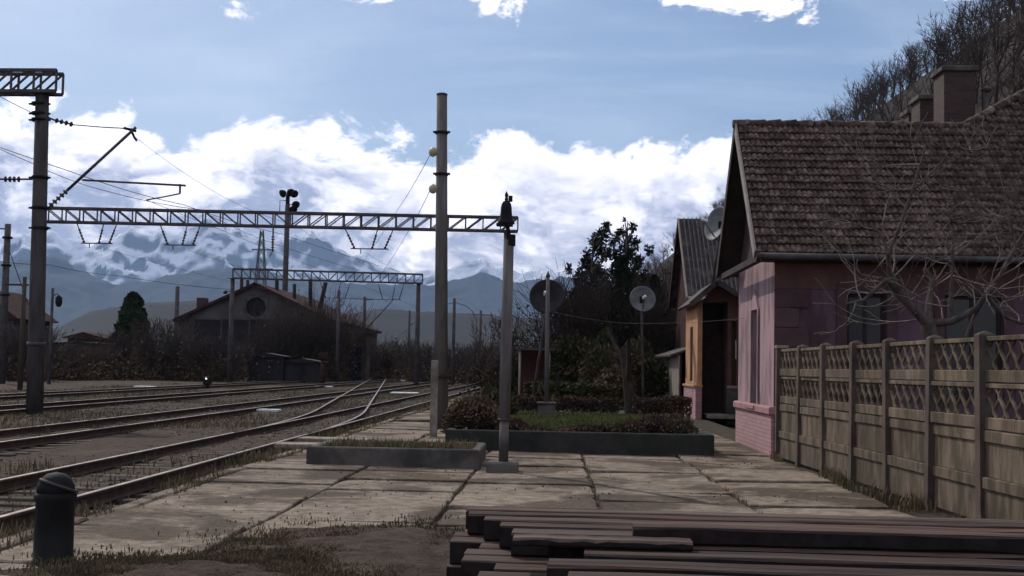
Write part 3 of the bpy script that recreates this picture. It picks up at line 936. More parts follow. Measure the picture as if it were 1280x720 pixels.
MB().lathe(bb+Vector((0, 0, 0.34)), (0, 0, 1), [(0, 0.022), (0.03, 0.03), (0.05, 0.02), (0.09, 0.03), (0.13, 0.012), (H-0.34, 0.004)], 10).build('finial', MT['black'], bp)
MB().box(bb+Vector((-0.14, -0.1, -0.03)), bb+Vector((0.10, 0.1, 0.004))).build('bell_bracket', MT['black'], bp)
MB().box(bb+Vector((0.03, -0.03, 0.33)), bb+Vector((0.09, 0.03, 0.42)), 0.01).build('striker', MT['black'], bp)

# --- floodlight mast behind the shed
YF = 150.0
FB = at(352, 462, YF); FT = at(359.5, 256, YF)
FB.z = -0.2; FB.x = FT.x
fm = thing('floodlight_mast', 'thick mast with a cluster of floodlights rising behind the shed roof', 'light mast', FB)
MB().tube([FB, FT], [0.36, 0.30], 12).build('mast', MT['pole_dark'], fm)
MB().box(FT+Vector((-0.2, -0.2, 0)), FT+Vector((0.2, 0.2, 1.2))).build('head', MT['black'], fm)
for dx, dz, sgn in ((-0.5, 1.35, -1), (0.75, 1.35, 1), (0.3, 1.5, 1), (0.95, 0.05, 1), (0.7, -0.5, 1)):
    c = FT+Vector((dx, -0.2, dz))
    MB().lathe(c, (sgn*0.5, -0.7, -0.45), [(-0.25, 0.15), (-0.2, 0.33), (0.15, 0.48), (0.2, 0.50), (0.21, 0.1)], 12).build('floodlight', MT['black'], fm)
    MB().bar(c, Vector((FT.x, FT.y, c.z)), 0.09).build('lamp_bracket', MT['steel'], fm)
MB().tube([FT+Vector((-0.2, -0.1, 0.5)), FT+Vector((-0.9, -0.1, 0.5)), FT+Vector((-0.9, -0.1, -0.9)), FT+Vector((-0.2, -0.1, -1.1))], 0.05, 5).build('ladder_hoop', MT['steel'], fm)

# --- plain far poles
def far_pole(name, cat, label, px, ytop, Y, w_px, mat='pole_dark', lean=0.0):
    T = at(px+lean, ytop, Y); r = w_px*Y/FPX/2
    t = thing(name, label, cat, Vector((T.x-lean*Y/FPX, Y, -0.2)), 'poles around the yard')
    MB().tube([Vector((T.x-lean*Y/FPX, Y, -0.2)), T], [r*1.15, r*0.85], 10).build('shaft', MT[mat], t)
    return t, T
t, T = far_pole('catenary_pole', 'pole', 'dark concrete pole at the far left edge of the yard', 10, 280, 77, 9)
MB().tube([T+Vector((0, 0, -0.3)), T+Vector((-1.6, 0, -0.3))], 0.05, 6).build('arm', MT['steel'], t)
for k in (0.9, 2.6, 4.4):
    MB().lathe(T+Vector((0, 0, -k)), (0, 0, 1), [(0, 0.2), (0, 0.30), (0.12, 0.30), (0.12, 0.2)], 10).build('clamp', MT['black'], t)
MB().tube([T+Vector((0.1, 0, -1.5)), T+Vector((2.2, 0.5, -7.2))], 0.03, 5).build('guy_wire', MT['wire'], t)
t, T = far_pole('wooden_pole', 'pole', 'short wooden pole just behind the thick left pole', 31, 346, 62, 6, 'wood_pole')
MB().bar(T+Vector((-0.9, 0, -0.4)), T+Vector((0.2, 0, -0.4)), 0.09).build('crossarm', MT['wood_pole'], t)
t, T = far_pole('lamp_post', 'lamp post', 'thin dark lamp post right of the thick left pole', 66, 360, 80, 4)
MB().tube([T+Vector((0, 0, -0.5)), T+Vector((0.3, 0, -0.35)), T+Vector((0.42, 0, -0.5))], 0.04, 6).build('lamp_arm', MT['steel'], t)
MB().lathe(T+Vector((0.42, 0, -0.45)), (0, 0, -1), [(0, 0.06), (0.15, 0.2), (0.5, 0.22), (0.7, 0.14), (0.75, 0.03)], 12).build('lamp_head', MT['black'], t)
far_pole('concrete_pole', 'pole', 'plain thick pole at the left eave of the long shed', 222, 358, 146, 6)
far_pole('concrete_pole', 'pole', 'thin pole standing right of the overgrown shed gable', 424, 363, 108, 4)
t, T = far_pole('catenary_pole', 'pole', 'pole with a slanted bracket to its right, beyond the shed', 456, 371, 128, 4.5)
MB().tube([T+Vector((0.1, 0, -3.4)), T+Vector((2.9, 0, -0.2))], 0.06, 6).build('bracket_tube', MT['steel'], t)
MB().tube([T+Vector((-1.6, 0, -0.2)), T+Vector((0.9, 0, -0.25))], 0.05, 6).build('crossarm', MT['steel'], t)
MB().tube([T+Vector((0.1, 0, -0.3)), T+Vector((2.9, 0, -0.2))], 0.02, 5).build('stay_wire', MT['wire'], t)
t, T = far_pole('catenary_pole', 'pole', 'thin pole left of the far gantry leg', 512, 388, 165, 3.2)
MB().tube([T+Vector((0, 0, -2)), T+Vector((1.2, 0, -1.2))], 0.05, 5).build('bracket_tube', MT['steel'], t)
t, T = far_pole('catenary_pole', 'pole', 'dark pole between the platform pole and the bell post', 568, 373, 105, 4.5)
for sx in (-1.5, 1.6):
    MB().tube([T+Vector((0, 0, -0.3)), T+Vector((sx*0.6, 0, -0.6)), T+Vector((sx, 0, -1.1))], 0.03, 5).build('bracket_arm', MT['steel'], t)
t, T = far_pole('catenary_pole', 'pole', 'thin far pole near the bell post, by bare bushes', 601, 388, 140, 3.6)
MB().tube([T+Vector((-1.5, 0, -0.4)), T+Vector((1.4, 0, -0.5))], 0.045, 5).build('crossarm', MT['steel'], t)

# --- power pylon far away
YP = 420.0
pb = at(322, 462, YP); pt_ = at(323, 288, YP); pb.z = -0.5
py_ = thing('power_pylon', 'far steel lattice power pylon above the shed roof', 'pylon', pb)
Hh = pt_.z-pb.z
def corner(u, i):
    w = 3.3*(1-u)**1.1+0.45
    sx, sy = ((-1, -1), (1, -1), (1, 1), (-1, 1))[i]
    return Vector((pb.x+sx*w, pb.y+sy*w, pb.z+Hh*u))
for i in range(4):
    MB().tube([corner(0, i), corner(0.3, i), corner(0.6, i), corner(1, i)], 0.16, 4).build('leg', MT['steel'], py_)
br_ = MB()
for k in range(14):
    u0, u1 = (k/14)**0.85, ((k+1)/14)**0.85
    for i in range(4):
        br_.bar(corner(u0, i), corner(u1, (i+1) % 4), 0.14); br_.bar(corner(u1, i), corner(u0, (i+1) % 4), 0.14)
br_.build('bracing', MT['steel'], py_)
for u, w in ((0.72, 4.0), (0.86, 3.2)):
    z = pb.z+Hh*u
    MB().bar((pb.x-w, pb.y, z), (pb.x+w, pb.y, z), 0.35).build('crossarm', MT['steel'], py_)

# --- overhead wires
def wire(label, pts, r=0.009, sag=0.0, group='overhead wires', n=10):
    mb = MB()
    P = [Vector(p) for p in pts]; path = []
    for i in range(len(P)-1):
        for k in range(n):
            u = k/n
            path.append(P[i].lerp(P[i+1], u)-Vector((0, 0, sag*4*u*(1-u))))
    path.append(P[-1])
    mb.tube(path, r, 4, cap=False)
    o = mb.build('overhead_wire', MT['wire'])
    return tag(o, label, 'wire', group)
wA = A(170, 172)
wire('contact wire held by the slanted bracket of the thick left pole', [A(183, 250), Vector((-10.1, 100, 5.9)), Vector((-10.1, 170, 5.9))], 0.007, 0.06)
wire('upper wire running from the tip of the slanted bracket to the far gantry', [wA, g0+gt*0.52+Vector((0, 0, 0.1)), Vector((-10.1, 100, 7.6))], 0.006, 0.35)
for i, (x, z) in enumerate(((-16.9, g0.z-0.95), (-13.7, g0.z-0.95), (-6.9, g0.z-0.95))):
    lab = ('left', 'middle', 'right')[i]
    wire('track wire hung from the %s insulator frame of the long gantry' % lab, [Vector((x-0.2, YG, z)), Vector((x+0.4, Y2, z+0.9)), Vector((x+0.5, 190, z+0.7))], 0.006, 0.35)
wire('thin wire slanting past the top left gantry', [A(-5, 118), A(60, 150)], 0.010, 0.02)
wire('long wire crossing low behind the thick left pole', [at(-300, 40, 30), at(42, 205, 44), at(130, 238, 47), at(250, 262, YG+6), at(330, 300, 70), at(450, 338, Y2)], 0.012, 0.08)
wire('second long wire crossing under the slanted bracket', [at(-300, 70, 30), at(90, 215, 40), at(230, 256, 47), at(350, 292, 62), at(520, 345, 98)], 0.012, 0.08)
wire('low wire to the right of the thick left pole, below the long gantry', [at(-30, 322, 70), at(62, 331, 74), at(150, 345, 86), at(290, 362, 98.9)], 0.016, 0.1)
wire('guy wire from the upper round insulator of the platform pole', [at(539, 191, PM.y), at(500, 258, 48), at(440, 348, Y2+0.5)], 0.009, 0.05)
wire('guy wire from the lower round insulator of the platform pole', [at(538, 237, PM.y), at(510, 290, 48), at(470, 353, Y2+0.7)], 0.009, 0.05)
wire('service cable from the post on a plinth to the station wall', [at(684, 388, 31), at(780, 404, 29.5), at(930, 398, 26.8)], 0.004, 0.04)

# ------------------------------------------------------------------ station building
def mapped_tile_mesh(w=0.205, ln=0.30):
    mb = MB(); n = 8; vs, fs = [], []
    for v in (0, 1):
        for i in range(n+1):
            u = i/n
            z = 0.034*abs(math.sin(u*2*math.pi))**0.9
            vs.append((u*w-w/2, v*ln-0.0, z+0.060*(1-v)))
    for i in range(n+1):
        x, y, z = vs[i]
        vs.append((x, y, z-0.052))
    for i in range(n):
        fs.append((i, i+1, n+2+i, n+1+i))
        fs.append((2*(n+1)+i, 2*(n+1)+i+1, i+1, i))
    mb.add(vs, fs)
    return mb

WX, WY0, WY1 = 4.0, 23.3, 27.7
MX_ = 6.6
st = thing('station_house', 'pink station house with a tiled roof behind the concrete fence', 'house', (WX, WY0, 0))
EZ, RZ, RY = 3.62, 6.42, 25.5       # eave, ridge height, ridge y
EY = WY0-0.42
slope = math.atan2(RZ-EZ, RY-EY)
X_L, X_R = 3.6, 15.5
th = 0.30
# facade towards the tracks with a tall narrow window
wy0, wy1, wz0, wz1 = 25.0, 25.75, 0.86, 2.72
PZ = 0.78
f = MB()
f.box((WX, WY0+0.0, PZ+0.10), (WX+th, wy0, EZ)); f.box((WX, wy1, PZ+0.10), (WX+th, WY1, EZ))
f.box((WX, wy0, PZ+0.10), (WX+th, wy1, wz0)); f.box((WX, wy0, wz1), (WX+th, wy1, EZ))
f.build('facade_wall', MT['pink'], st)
MB().box((WX-0.05, WY0-0.05, -0.2), (WX+th, WY1, PZ-0.06)).build('plinth', MT['brick'], st)
MB().box((WX-0.10, WY0-0.10, PZ-0.06), (WX+th, WY1+0.02, PZ+0.10), 0.03).build('plinth_course', MT['sillc'], st)
win = MB()
win.box((WX+0.10, wy0, wz0), (WX+0.16, wy0+0.06, wz1)); win.box((WX+0.10, wy1-0.06, wz0), (WX+0.16, wy1, wz1))
win.box((WX+0.10, wy0+0.06, wz1-0.06), (WX+0.16, wy1-0.06, wz1)); win.box((WX+0.10, wy0+0.06, wz0), (WX+0.16, wy1-0.06, wz0+0.06))
win.box((WX+0.11, wy0+0.06, 2.1), (WX+0.15, wy1-0.06, 2.15))
wo = win.build('window', MT['darkwood'], st)
for a, b in ((wz0+0.06, 2.1), (2.15, wz1-0.06)):
    MB().box((WX+0.125, wy0+0.06, a), (WX+0.135, wy1-0.06, b)).build('pane', MT['glass'], wo)
su = MB()
su.box((WX-0.04, wy0-0.12, wz0), (WX-0.002, wy0, wz1)); su.box((WX-0.04, wy1, wz0), (WX-0.002, wy1+0.12, wz1))
su.prism([(WX-0.04, wy0-0.12, wz1), (WX-0.04, wy1+0.12, wz1), (WX-0.04, (wy0+wy1)/2, wz1+0.42)], (0.038, 0, 0))
su.build('window_surround', MT['pink'], wo)
MB().box((WX-0.12, wy0-0.14, wz0-0.08), (WX+0.10, wy1+0.14, wz0), 0.01).build('sill', MT['sillc'], wo)
# gable triangle above the facade, its overhang shade painted in as dark wood
MB().prism([(WX, WY0, EZ), (WX, WY1, EZ), (WX, RY, RZ-0.28)], (th, 0, 0)).build('gable', MT['darkwood'], st)
# wall towards the camera
openings = [(5.30, 6.02, 1.0, 2.95), (7.05, 8.10, 1.0, 2.95), (10.4, 11.4, 1.0, 2.95)]
fw = MB(); x = WX+th
BAND = 3.02
for (a, b, z0, z1) in openings:
    fw.box((x, WY0, -0.2), (a, WY0+th, BAND)); fw.box((a, WY0, -0.2), (b, WY0+th, z0)); fw.box((a, WY0, z1), (b, WY0+th, BAND)); x = b
fw.box((x, WY0, -0.2), (15.0, WY0+th, BAND))
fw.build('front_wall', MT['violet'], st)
MB().box((WX+th, WY0-0.025, BAND), (15.0, WY0+th, EZ+0.0)).box((WX+0.002, WY0-0.025, BAND), (WX+th, WY0-0.002, EZ)).build('eave_band', MT['russet'], st)
for (a, b, z0, z1) in openings:
    w_ = MB()
    w_.box((a, WY0+0.10, z0), (a+0.07, WY0+0.17, z1)); w_.box((b-0.07, WY0+0.10, z0), (b, WY0+0.17, z1))
    w_.box((a+0.07, WY0+0.10, z1-0.07), (b-0.07, WY0+0.17, z1)); w_.box((a+0.07, WY0+0.10, z0), (b-0.07, WY0+0.17, z0+0.07))
    mx_ = (a+b)/2
    w_.box((mx_-0.03, WY0+0.11, z0+0.07), (mx_+0.03, WY0+0.16, z1-0.07))
    o = w_.build('window', MT['darkwood'], st)
    for p, q in ((a+0.07, mx_-0.03), (mx_+0.03, b-0.07)):
        MB().box((p, WY0+0.13, z0+0.07), (q, WY0+0.14, z1-0.07)).build('pane', MT['glass'], o)
    if 7 < a < 8:
        MB().box((a+0.1, WY0+0.20, z0+0.1), (b-0.1, WY0+0.21, z0+1.5)).build('curtain', MT['curtain'], o)
    s_ = MB()
    s_.box((a-0.18, WY0-0.045, z0), (a, WY0-0.002, z1+0.2)); s_.box((b, WY0-0.045, z0), (b+0.18, WY0-0.002, z1+0.2))
    s_.build('window_surround', MT['quoin'], o)
# quoins on the corner
for k in range(8):
    w = 0.62 if k % 2 else 0.44
    z0 = 0.18+k*0.355
    MB().box((WX-0.0, WY0-0.05, z0+0.004 if k else -0.2), (WX+w, WY0-0.002, z0+0.351), 0.008).build('quoin', MT['quoin'], st)
# roof body
def roof_slab(parent, pts, thick, mat, name='roof'):
    a, b, c = (Vector(p) for p in pts[:3])
    n = (b-a).cross(c-a).normalized()
    if n.z < 0: n = -n
    return MB().prism(pts, -n*thick).build(name, mat, parent)
E1 = WY1+0.42
ridge_x_end = 8.1                     # where the higher hip starts
HX, HZ, HY = 12.4, 8.9, RY+(8.9-RZ)/math.tan(slope)
roof = roof_slab(st, [(X_L, EY, EZ), (X_R, EY, EZ), (X_R, HY, HZ), (HX, HY, HZ), (ridge_x_end, RY, RZ), (X_L, RY, RZ)], 0.09, MT['roofboard'])
roof_slab(st, [(X_L, E1, EZ), (X_L, RY, RZ), (ridge_x_end, RY, RZ), (ridge_x_end, E1, EZ)], 0.09, MT['roofboard'], 'rear_roof')
# tiles
ROW = 0.222
sl_len = (RY-EY)/math.cos(slope)
tm = mapped_tile_mesh().mesh('tile', MT['tile'])
cand = []
u = Vector((0, math.cos(slope), math.sin(slope))); nrm = Vector((0, -math.sin(slope), math.cos(slope)))
rows = int((HY-EY)/math.cos(slope)/ROW)
for r in range(rows):
    s = r*ROW
    p0 = Vector((0, EY, EZ))+u*(s-0.05)+nrm*0.012
    for c in range(60):
        x = X_L+0.11+c*0.20
        zc = p0.z+0.15
        lim = 1e9
        if zc > RZ:
            xmin = ridge_x_end+(zc-RZ)/(HZ-RZ)*(HX-ridge_x_end)
            if x < xmin+0.05: continue
        if x > X_R-0.1: continue
        cand.append((x, p0.y, p0.z))
def tile_rank(c):
    d = Vector(c)-EYE
    vis = (c[0]-4.0)**2+(c[1]-24.2)**2
    return vis if c[0] < 8.8 else 1e3+vis
cand.sort(key=tile_rank)
base = wloc(st)
tilt = Euler((slope, 0, 0))
for c in cand[:300]:
    o = link(bpy.data.objects.new('tile', tm), roof)
    o.location = Vector(c)-base+Vector((random.uniform(-.006, .006), 0, random.uniform(-.004, .008)))
    o.rotation_euler = (slope+R(random.uniform(-1.4, 1.4)), R(random.uniform(-1.2, 1.2)), R(random.uniform(-1.5, 1.5)))
tv = np.array([v.co for v in tm.vertices]); tf = np.array([p.vertices[:] for p in tm.polygons])
VV, FF = [], []
for i, c in enumerate(cand[300:]):
    rot = np.array(Euler((slope+R(random.uniform(-1.4, 1.4)), R(random.uniform(-1.2, 1.2)), R(random.uniform(-1.5, 1.5)))).to_matrix())
    VV.append(tv@rot.T+np.array(c)+np.array([random.uniform(-.006, .006), 0, random.uniform(-.004, .008)])); FF.append(tf+i*len(tv))
tag(np_obj('roof_tiles', np.concatenate(VV), np.concatenate(FF), MT['tile'], roof), kind='stuff')
# ridge tiles
rt = MB().tube([(-0.17, 0, 0.0), (0.17, 0, 0.015)], [0.085, 0.098], 8).mesh('ridge_tile', MT['tile'])
x = X_L+0.1
while x < ridge_x_end+0.1:
    o = link(bpy.data.objects.new('ridge_tile', rt), st); o.location = Vector((x, RY, RZ+0.02))-base; x += 0.31
    o.rotation_euler = (0, R(random.uniform(-2.5, 2.5)), R(random.uniform(-2, 2)))
hv = Vector((HX, HY, HZ))-Vector((ridge_x_end, RY, RZ)); L = hv.length; hq = hv.to_track_quat('X', 'Z').to_euler()
s = 0.1
while s < L:
    o = link(bpy.data.objects.new('ridge_tile', rt), st); o.location = Vector((ridge_x_end, RY, RZ+0.03))+hv*(s/L)-base; o.rotation_euler = hq; s += 0.31
# slope of the high roof turned to the tracks
roof_slab(st, [(ridge_x_end, RY, RZ), (HX, HY, HZ), (HX, 47.5, HZ), (MX_-0.4, 47.5, EZ+0.1), (MX_-0.4, WY1+0.5, EZ+0.1)], 0.08, MT['ribroof'], 'main_roof')
roof_slab(st, [(HX, HY, HZ), (X_R+4, HY, EZ+0.1), (X_R+4, 47.5, EZ+0.1), (HX, 47.5, HZ)], 0.08, MT['ribroof'], 'main_roof')
# barge boards and gutter
MB().bar((X_L-0.02, EY-0.02, EZ-0.03), (X_L-0.02, RY, RZ-0.03), 0.035, 0.20).build('barge_board', MT['verge'], st)
MB().bar((X_L-0.02, E1+0.02, EZ-0.03), (X_L-0.02, RY, RZ-0.03), 0.035, 0.20).build('barge_board', MT['darkwood'], st)
MB().bar((X_L+0.1, WY0-0.2, EZ-0.07), (X_L+0.1, WY1+0.2, EZ-0.07), 0.12, 0.12).build('tie_beam', MT['darkwood'], st)
MB().tube([(X_L, EY-0.06, EZ-0.05), (X_R, EY-0.06, EZ-0.07)], 0.065, 8).build('gutter', MT['steel'], st)
MB().box((X_L+0.1, EY+0.02, EZ-0.13), (X_R, WY0+0.02, EZ-0.10)).build('soffit', MT['darkwood'], st)
# chimneys
def chimney(x0, x1, Yc, ytop_px, depth=0.7, z0=5.6, pots=True):
    P0, P1 = at(x0, ytop_px, Yc), at(x1, ytop_px, Yc)
    ch = MB().box((P0.x, Yc, z0), (P1.x, Yc+depth, P0.z-0.12)).build('chimney', MT['chim'], st)
    MB().box((P0.x-0.06, Yc-0.06, P0.z-0.12), (P1.x+0.06, Yc+depth+0.06, P0.z), 0.02).build('cap', MT['concrete_dark'], ch)
    return P0, P1
chimney(1180, 1219, 27.4, 82, 0.75)
chimney(1150, 1178, 29.2, 118, 0.7)
chimney(1136, 1147, 30.5, 136, 0.5)
q = at(1230, 132, 27.6)
MB().tube([Vector((q.x, 27.6, 6.3)), at(1230, 112, 27.6)], 0.05, 8).build('vent_pipe', MT['steel'], st)
MB().lathe(at(1233, 113, 27.6), (0, 0, 1), [(-0.06, 0.03), (0, 0.12), (0.05, 0.10), (0.09, 0.02)], 10).build('vent_cowl', MT['steel'], st)
# recessed front of the middle part
MX = 6.6
rec = MB()
wins = [(33.2, 34.0), (36.0, 36.8), (38.6, 39.4)]
y = WY1
for a, b in wins:
    rec.box((MX, y, 0.95), (MX+0.3, a, EZ)); rec.box((MX, a, 3.0), (MX+0.3, b, EZ)); rec.box((MX, a, 0.95), (MX+0.3, b, 1.05)); y = b
rec.box((MX, y, 0.95), (MX+0.3, 47.5, EZ))
rec.build('recessed_wall', MT['orange'], st)
MB().box((MX-0.04, WY1, -0.2), (MX+0.3, 47.5, 0.87)).build('plinth', MT['concrete_dark'], st)
MB().box((MX-0.08, WY1, 0.87), (MX+0.3, 47.5, 0.95), 0.01).build('plinth_course', MT['sillc'], st)
for a, b in wins:
    o = MB().box((MX+0.10, a, 1.05), (MX+0.16, a+0.07, 3.0)).box((MX+0.10, b-0.07, 1.05), (MX+0.16, b, 3.0)).box((MX+0.10, a+0.07, 2.93), (MX+0.16, b-0.07, 3.0)).box((MX+0.10, a+0.07, 1.05), (MX+0.16, b-0.07, 1.12)).build('window', MT['white'], st)
    MB().box((MX+0.12, a+0.07, 1.12), (MX+0.13, b-0.07, 2.93)).build('pane', MT['glass'], o)
# back and right walls close the volume
MB().box((MX+0.3, 47.2, -0.2), (15, 47.5, EZ)).build('rear_wall', MT['violet'], st)
MB().box((15.0, WY0, -0.2), (15.3, 47.5, EZ)).build('end_wall', MT['violet'], st)
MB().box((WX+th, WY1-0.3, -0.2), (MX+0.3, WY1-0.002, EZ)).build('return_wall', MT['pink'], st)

# orange porch with its small gabled roof
por = thing('porch', 'small orange porch with a gabled roof, lit by the sun', 'porch', (4.5, 41, 0))
py0, py1, pxa, pxb = 41.0, 44.6, 4.62, 6.2
PE = 3.72
a, b = 42.4, 43.2
MB().box((pxa, py0, 1.05), (pxa+0.15, a, PE)).box((pxa, b, 1.05), (pxa+0.15, py1, PE)).box((pxa, a, 2.95), (pxa+0.15, b, PE)).box((pxa, a, 1.05), (pxa+0.15, b, 1.15)).build('side_wall', MT['orange'], por)
MB().box((pxa-0.05, py0-0.03, -0.2), (pxa+0.15, py1, 0.97)).build('plinth', MT['brick'], por)
MB().box((pxa-0.10, py0-0.06, 0.97), (pxa+0.17, py1, 1.05), 0.015).build('plinth_course', MT['orange'], por)
o = MB().box((pxa+0.05, a, 1.15), (pxa+0.11, a+0.07, 2.95)).box((pxa+0.05, b-0.07, 1.15), (pxa+0.15, b, 2.95)).box((pxa+0.05, a+0.07, 2.88), (pxa+0.15, b-0.07, 2.95)).box((pxa+0.05, a+0.07, 1.15), (pxa+0.15, b-0.07, 1.22)).build('window', MT['darkwood'], por)
MB().box((pxa+0.11, a+0.07, 1.22), (pxa+0.12, b-0.07, 2.88)).build('pane', MT['glass'], o)
# front turned to the camera: dark doorway and two narrow windows
d0_, d1_ = pxa+0.17, 5.58
MB().box((d1_, py0+0.02, 1.05), (5.70, py0+0.25, PE)).box((5.86, py0+0.02, 1.05), (5.98, py0+0.25, PE)).box((6.12, py0+0.02, 1.05), (pxb, py0+0.25, PE)).box((5.70, py0+0.02, 3.1), (5.86, py0+0.25, PE)).box((5.98, py0+0.02, 3.1), (6.12, py0+0.25, PE)).build('front_wall', MT['russet'], por)  # orange front and gable, their shade put into the colour as russet
MB().prism([(pxa+0.15, py0+0.03, PE), (pxb, py0+0.03, PE), (5.15, py0+0.03, 4.22)], (0, 0.2, 0)).build('gable', MT['russet'], por)
MB().box((d1_, py0, -0.2), (pxb, py0+0.25, 0.96)).build('plinth', MT['concrete_dark'], por)
MB().box((d1_, py0-0.04, 0.96), (pxb, py0+0.25, 1.05), 0.01).build('plinth_course', MT['sillc'], por)
for xa, xb in ((5.70, 5.86), (5.98, 6.12)):
    MB().box((xa, py0+0.14, 1.05), (xb, py0+0.15, 3.1)).build('pane', MT['glass'], por)
MB().box((5.84, py0+0.06, 1.9), (5.86, py0+0.13, 2.5)).build('window_glint', MT['white'], por)  # glint on the window put in as a thin white strip
MB().box((d0_, py0+1.3, 0.0), (d1_, py0+1.38, 2.7)).build('door', MT['darkwood'], por)
MB().box((d0_, py0+1.3, 2.7), (d1_, py0+1.36, PE)).build('fanlight', MT['glass'], por)
MB().box((d1_, py0+0.25, -0.1), (d1_+0.1, py0+1.4, PE)).build('door_reveal', MT['brownwall'], por)
MB().box((pxb-0.2, py0+0.25, -0.2), (pxb, py1, PE)).build('inner_wall', MT['brownwall'], por)
MB().box((pxa+0.15, py1-0.25, -0.2), (pxb-0.2, py1, PE)).build('rear_wall', MT['brownwall'], por)
rx = 5.15; RPZ = 4.36
roof_slab(por, [(pxa-0.30, py0-0.6, PE-0.10), (rx, py0-0.6, RPZ), (rx, py1+0.1, RPZ), (pxa-0.30, py1+0.1, PE-0.10)], 0.09, MT['ribroof'])
roof_slab(por, [(pxb+0.05, py0-0.6, PE-0.02), (rx, py0-0.6, RPZ), (rx, py1+0.1, RPZ), (pxb+0.05, py1+0.1, PE-0.02)], 0.09, MT['ribroof'])
MB().bar((pxa-0.30, py0-0.62, PE-0.15), (rx, py0-0.62, RPZ-0.05), 0.04, 0.16).build('barge_board', MT['ribroof'], por)
MB().bar((pxb+0.05, py0-0.62, PE-0.07), (rx, py0-0.62, RPZ-0.05), 0.04, 0.16).build('barge_board', MT['ribroof'], por)
MB().box((pxa+0.3, py0-0.5, 0.0), (pxb, py0+1.3, 0.14), 0.02).build('step', MT['concrete'], por)

# farther wing with the ribbed roof
w2 = thing('station_wing', 'far station wing with a steep ribbed roof and red gable', 'house', (5.2, 47.5, 0))
E2, R2, YE, YR = 4.2, 7.55, 47.3, 51.0
VX = 4.95
roof2 = roof_slab(w2, [(VX, YE, E2), (14, YE, E2), (14, YR, R2), (VX, YR, R2)], 0.08, MT['ribroof'])
roof_slab(w2, [(VX, 54.7, E2), (VX, YR, R2), (14, YR, R2), (14, 54.7, E2)], 0.08, MT['ribroof'], 'rear_roof')
u2 = Vector((0, YR-YE, R2-E2)); n2 = Vector((0, -(R2-E2), YR-YE)).normalized()
rm = MB().bar(Vector((0, 0, 0)), u2, 0.04, 0.05).mesh('roof_rib', MT['ribtop'])
x = VX+0.2
while x < 7.5:
    o = link(bpy.data.objects.new('roof_rib', rm), roof2); o.location = Vector((x, YE, E2))+n2*0.03-wloc(w2); x += 0.165
MB().box((VX+0.25, YE+0.4, -0.2), (VX+0.5, 54.4, E2)).build('facade_wall', MT['redroof'], w2)
MB().prism([(VX+0.25, YE+0.4, E2), (VX+0.25, 54.4, E2), (VX+0.25, YR, R2-0.25)], (0.25, 0, 0)).build('gable', MT['redroof'], w2)
MB().box((VX+0.5, YE+0.4, -0.2), (14, YE+0.65, E2)).build('front_wall', MT['brownwall'], w2)
MB().bar((VX-0.02, YE, E2-0.04), (VX-0.02, YR, R2-0.04), 0.05, 0.16).build('barge_board', MT['verge'], w2)
MB().bar((VX-0.02, 54.7, E2-0.04), (VX-0.02, YR, R2-0.04), 0.05, 0.2).build('barge_board', MT['redroof'], w2)
MB().tube([(VX, YE-0.05, E2-0.05), (9, YE-0.05, E2-0.05)], 0.07, 8).build('gutter', MT['verge'], w2)

# board shed beyond the porch
sh = thing('board_shed', 'low shed of pale upright boards beyond the orange porch', 'shed', (4.4, 45.2, 0))
bm = MB().box((-0.02, -0.085, 0), (0.02, 0.085, 2.05)).mesh('board', MT['board'])
y = 45.0
while y < 54:
    o = link(bpy.data.objects.new('board', bm), sh)
    o.location = Vector((4.42+random.uniform(-.012, .012), y, random.uniform(-0.03, 0.03)))-wloc(sh); o.rotation_euler = (R(random.uniform(-.6, .6)), 0, R(random.uniform(-3, 3))); y += 0.185
MB().box((4.46, 44.9, -0.1), (4.52, 54.1, 2.05)).build('frame', MT['darkwood'], sh)
MB().box((4.46, 54.0, -0.1), (6.2, 54.08, 2.3)).build('end_wall', MT['darkwood'], sh)
roof_slab(sh, [(4.1, 44.8, 2.05), (6.2, 44.8, 2.75), (6.2, 54.4, 2.75), (4.1, 54.4, 2.05)], 0.07, MT['concrete_dark'])

# ------------------------------------------------------------------ fence
fl, fr = Vector((4.05, 22.9, 0)), Vector((4.46, 13.35, 0))
fdir = (fr-fl)/6
fence = thing('concrete_fence', 'concrete panel fence with pierced lattice tops in front of the pink house', 'fence', fl)
FH = 1.95
NP = 9
ang = math.atan2(fdir.y, fdir.x)
plen = fdir.length
post_m = MB().box((-0.065, -0.085, -0.2), (0.065, 0.085, FH-0.01), 0.015).add([(-0.05, -0.07, FH-0.01), (0.05, -0.07, FH-0.01), (0.05, 0.07, FH-0.01), (-0.05, 0.07, FH-0.01), (0, 0, FH+0.022)], [(0, 1, 4), (1, 2, 4), (2, 3, 4), (3, 0, 4)]).mesh('post', MT['fpost'])
pl = plen-0.14
PHT = 0.475
def solid_panel():
    mb = MB()
    mb.box((-pl/2, -0.025, 0), (pl/2, 0.025, PHT-0.006))
    mb.box((-pl/2, -0.05, PHT-0.13), (pl/2, -0.0245, PHT-0.01), 0.008)
    mb.box((-pl/2, 0.0245, PHT-0.13), (pl/2, 0.05, PHT-0.01), 0.008)
    return mb
